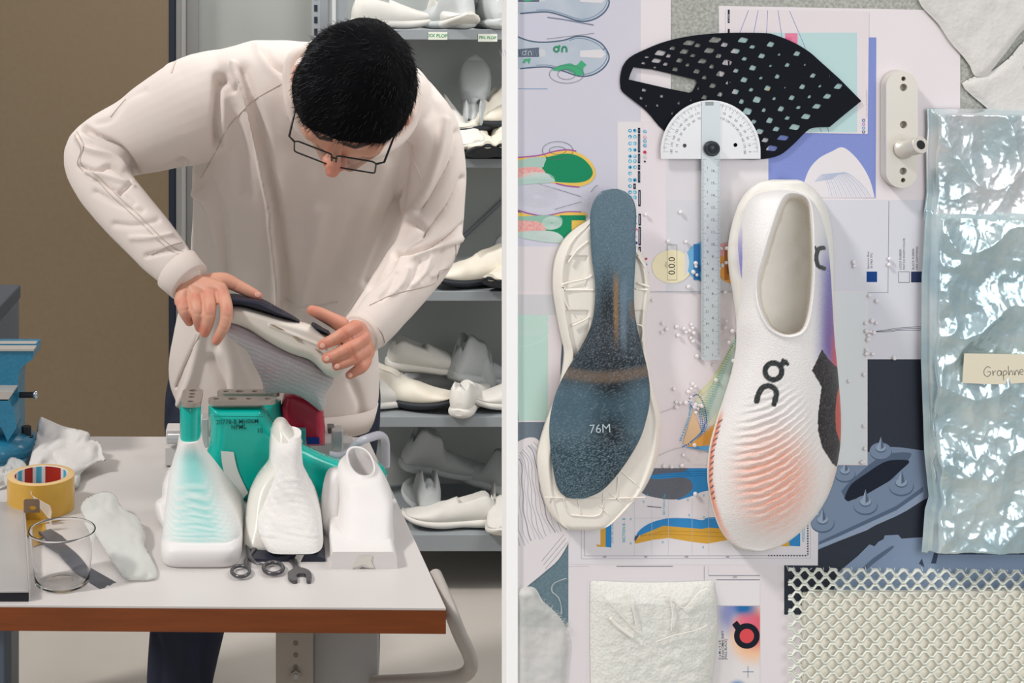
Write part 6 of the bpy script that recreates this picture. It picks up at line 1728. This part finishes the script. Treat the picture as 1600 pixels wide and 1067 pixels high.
# elbow and sleeve folds
ridge(f2([(180, 640), (260, 690), (380, 750), (450, 840), (490, 940)]), 5, -.014)
ridge(f2([(150, 700), (200, 760), (330, 800), (400, 860)]), 5, .009); ridge(f2([(160, 850), (250, 880), (330, 850), (440, 925)]), 3.5, -.011)
ridge(f2([(200, 880), (330, 920), (450, 960)]), 4, .007); ridge(f2([(380, 1000), (450, 950)]), 4, -.008); ridge(f2([(250, 930), (380, 1000), (460, 1060)]), 4, -.007)
ridge([(150, 300), (185, 318), (222, 330)], 5, -.006); ridge([(180, 350), (210, 352), (246, 344)], 5, -.005); ridge([(205, 372), (235, 372), (268, 366)], 4, .005); ridge([(228, 400), (256, 392), (290, 385)], 4, -.005)
ridge(f2([(250, 610), (330, 590), (420, 480), (520, 430)]), 6, -.003)
ridge(f2([(690, 930), (730, 830), (790, 900)]), 5, -.008); ridge(f2([(480, 930), (600, 890), (720, 830)]), 6, -.006)
# right sleeve
ridge(f4([(405, 300), (380, 420), (300, 560), (240, 640)]), 6, -.009); ridge(f4([(350, 250), (320, 400), (270, 560), (200, 680)]), 7, .008)
ridge(f4([(420, 500), (360, 620), (260, 740)]), 5, -.010); ridge(f4([(205, 700), (265, 738), (190, 790), (130, 830)]), 6, -.008)
ridge(f4([(430, 700), (350, 770), (240, 815), (140, 825)]), 4, -.014); ridge(f4([(430, 760), (330, 800), (215, 850)]), 5, .008)
for k in range(6):
    ridge(f4([(390-k*50, 800+k*24), (360-k*50, 880+k*22), (300-k*46, 930+k*20)]), 4, -.004 if k % 2 else .004)
ridge(f3([(1350, 60), (1300, 160), (1180, 260), (1090, 400)]), 4, -.006)
face_disp(shirt, F_)
me = shirt.data; w_ = coords(me)+np.array(wloc(shirt)); N_ = normals(me)
dn = np.array([mnoise.noise(Vector((p[0]*7, p[1]*7, p[2]*4)))*.006+mnoise.noise(Vector((p[0]*22, p[1]*22, p[2]*14)))*.002 for p in w_])
setco(me, coords(me)+N_*dn[:, None])
bpy.context.view_layer.update()
BS = BVHTree.FromObject(shirt, bpy.context.evaluated_depsgraph_get())
def stitch(pts, r=.0011, nm='seam', m=m_seam, off=.0004, k=8, flat_k=1.0):
    q = []
    for x, y in catmull(pts, k):
        h = ray(BS, x, y, shirt)
        if h and (not q or abs(h[0].y-q[-1].y) < .05): q.append(h[0]+h[1]*off)
    if len(q) > 2: bb = MB(); bb.tube(q, r, m, 6); bb.build(nm, shirt)
stitch(f2([(1300, 385), (1150, 470), (1070, 540), (980, 640), (930, 740), (835, 915)]))
sl = f2([(130, 680), (165, 760), (150, 850), (250, 930), (350, 1030)])+[(214, 342), (262, 388), (298, 404)]
stitch(sl); stitch([(x+4, y-5) for x, y in sl])
stitch(f4([(160, 295), (195, 345), (215, 420), (255, 515)]), .0014, m=m_shirt, off=.001)
stitch(f3([(255, 510), (200, 620), (120, 800)]))
s4 = f4([(20, 1060), (130, 1010), (300, 965), (330, 910), (390, 880), (400, 790)]); stitch(s4)
stitch([(556, 488), (575, 500), (596, 520), (602, 542)], .0012)
stitch([(236, 398), (262, 385), (296, 378), (306, 392)], .0012); stitch(f2([(330, 580), (370, 530), (415, 480)]), .0012); stitch(f2([(670, 335), (700, 260), (745, 225)]), .0012)
# cuffs, collar, hem
def cuff(a_, c_, r0, r1, nm='cuff'):
    bb = MB(); A0 = P(*a_); A1 = P(*c_)
    pts = [A0+(A1-A0)*t for t in (0, .04, .5, .96, 1, 1, .9)]
    bb.tube(pts, [r0*.98, r0*1.03, (r0+r1)/2*1.03, r1*1.04, r1, r1*.86, r1*.82], m_rib, 40, False); bb.build(nm, shirt, solid=.0012)
cuff((276, 420, 2.772), (296, 441, 2.752), RR(37, 2.77), RR(34, 2.75))
cuff((576, 510, 2.785), (561, 524, 2.752), RR(36, 2.78), RR(31, 2.75))
cc = [P(x, y, Y) for x, y, Y in catmull([(476, 78, 2.80), (458, 88, 2.78), (450, 108, 2.77), (449, 135, 2.76), (454, 165, 2.75), (472, 205, 2.76), (520, 240, 2.78), (590, 240, 2.80), (640, 200, 2.84), (650, 140, 2.86), (620, 90, 2.88), (540, 66, 2.86), (500, 68, 2.82)], 6, True)]
bb = MB(); bb.tube(cc+[cc[0]], .0105, m_rib, 12, False); bb.build('collar', shirt)
bb = MB(); bb.loft(slices([(655, 276, 592, 3.125, 3.405), (690, 290, 584, 3.13, 3.40)], 64, 2.35), m_rib, True, False); bb.build('hem_band', shirt, solid=.003)
# ---- trousers
b = MB()
b.loft(slices([(600, 262, 594, 3.22, 3.385), (640, 256, 597, 3.19, 3.40), (690, 254, 596, 3.14, 3.42), (740, 258, 590, 3.13, 3.41), (775, 262, 582, 3.14, 3.4)], 40, 2.3), m_trou)
chain(b, [(338, 740, 3.27, 80), (316, 850, 3.24, 70), (296, 960, 3.23, 60), (281, 1060, 3.25, 52), (278, 1120, 3.27, 46), (280, 1140, 3.28, 42)], m_trou, 28)
chain(b, [(508, 740, 3.27, 80), (520, 850, 3.24, 70), (532, 960, 3.23, 62), (538, 1060, 3.25, 54), (540, 1120, 3.27, 46), (540, 1140, 3.28, 42)], m_trou, 28)
tr_ = b.build('trousers', man); remesh(tr_, .008, 5)
face_disp(tr_, [([(250, 690), (262, 650), (275, 620)], 5, -.008), ([(240, 990), (250, 1040), (246, 1100)], 8, -.008), ([(330, 960), (318, 1030), (322, 1100)], 8, -.008), ([(280, 940), (290, 1040)], 10, .006)])
for x in (280, 540):
    b = MB(); c = P(x, 1160, 3.24); rows = []
    for t in np.linspace(0, 1, 12):
        w2 = .030+.022*math.sin(PI*min(1, t*1.15))*(1 if t < .8 else .9); h2 = .085-.05*t; yy = 3.33-.28*t
        w2 *= math.sqrt(max(.02, 1-(2*t-1)**8)); rows.append([Vector((c.x+w2*math.cos(k*PI/8), yy, max(.001, h2/2+h2/2*math.sin(k*PI/8)))) for k in range(16)])
    b.loft(rows, m_sol, True); b.build('shoe', man)

# ================================================================ the shoe in his hands
hs = empty('shoe_being_assembled', P(440, 560, 2.74), 'grey knit upper with white midsole and navy outsole, upside down in his hands', 'shoe')
f3p = lambda L_, k=4: catmull(f3(L_), k)
m_kg = mat('grey_knit', (196, 186, 192), .85, attr=True, bump=(700, .4, .001, 'voronoi'))
low = f3([(410, 510), (470, 560), (520, 600), (560, 680), (600, 760), (620, 830), (700, 832), (790, 842), (860, 882), (940, 935), (962, 830), (1002, 756)])
upp = f3([(940, 700), (870, 640), (760, 600), (650, 545), (520, 470), (430, 440), (405, 470)])
def wave(X, Y):
    t = (Y-506-(X-355)*.42)
    return t
nzx = lambda X, Y, s: np.array([mnoise.noise(Vector((x*s, y*s, 1))) for x, y in zip(X, Y)])
pk_ = painter((200, 190, 196), (lambda X, Y: .55*(np.sin(wave(X, Y)*.95+nzx(X, Y, .05)*2) > .35)*sm(0, 14, wave(X, Y)), (226, 220, 222)),
              (lambda X, Y: .5*sm(18, 6, wave(X, Y)), (170, 152, 162)), (lambda X, Y: .55*sm(450, 410, X)*sm(555, 590, Y)*(np.sin(Y*1.1) > 0), (214, 130, 150)), (lambda X, Y: sm(0, 30, Y-590)*.5, (226, 222, 224)))
puff('knit_upper', catmull(low+upp, 3, True), lambda x, y: 2.775+(y-560)*.0006, .045, 24, m_kg, hs, step=2, paint=pk_, noise_=lambda x, y: .0016*math.sin((y-506-(x-355)*.42)*.95))
m_msole = mat('cream_midsole_foam', (230, 222, 212), .6, sss=.05)
ms = f3p([(425, 344), (500, 350), (600, 378), (700, 408), (820, 440), (890, 462), (960, 498), (1020, 530), (1062, 565), (1085, 620), (1075, 675), (1050, 712), (1010, 746), (975, 738), (940, 715), (870, 650), (760, 612), (650, 558), (520, 480), (425, 448), (400, 400)])
puff('midsole', ms, lambda x, y: 2.745, .042, 13, m_msole, hs, step=2, noise_=lambda x, y: -.003*math.exp(-((y-(498+(x-395)*.40))/2.2)**2) if 420 < x < 510 else 0)
m_navy = mat('navy_outsole', (28, 32, 52), .45)
puff('outsole', f3p([(400, 300), (430, 290), (500, 298), (600, 318), (690, 366), (760, 404), (818, 440), (815, 446), (760, 428), (700, 412), (600, 380), (500, 352), (425, 346), (398, 330)], 3), 2.745, .046, 7, m_navy, hs, step=1.6)
for q in ([(872, 450), (905, 460), (950, 488), (985, 505), (975, 512), (930, 492), (885, 468)], [(905, 486), (930, 492), (970, 506), (960, 512), (925, 500)], [(1020, 545), (1060, 530), (1110, 510), (1090, 540), (1040, 566)]):
    puff('outsole_pod', f3p(q, 2), 2.735, .044, 4, m_navy, hs, step=1.3)
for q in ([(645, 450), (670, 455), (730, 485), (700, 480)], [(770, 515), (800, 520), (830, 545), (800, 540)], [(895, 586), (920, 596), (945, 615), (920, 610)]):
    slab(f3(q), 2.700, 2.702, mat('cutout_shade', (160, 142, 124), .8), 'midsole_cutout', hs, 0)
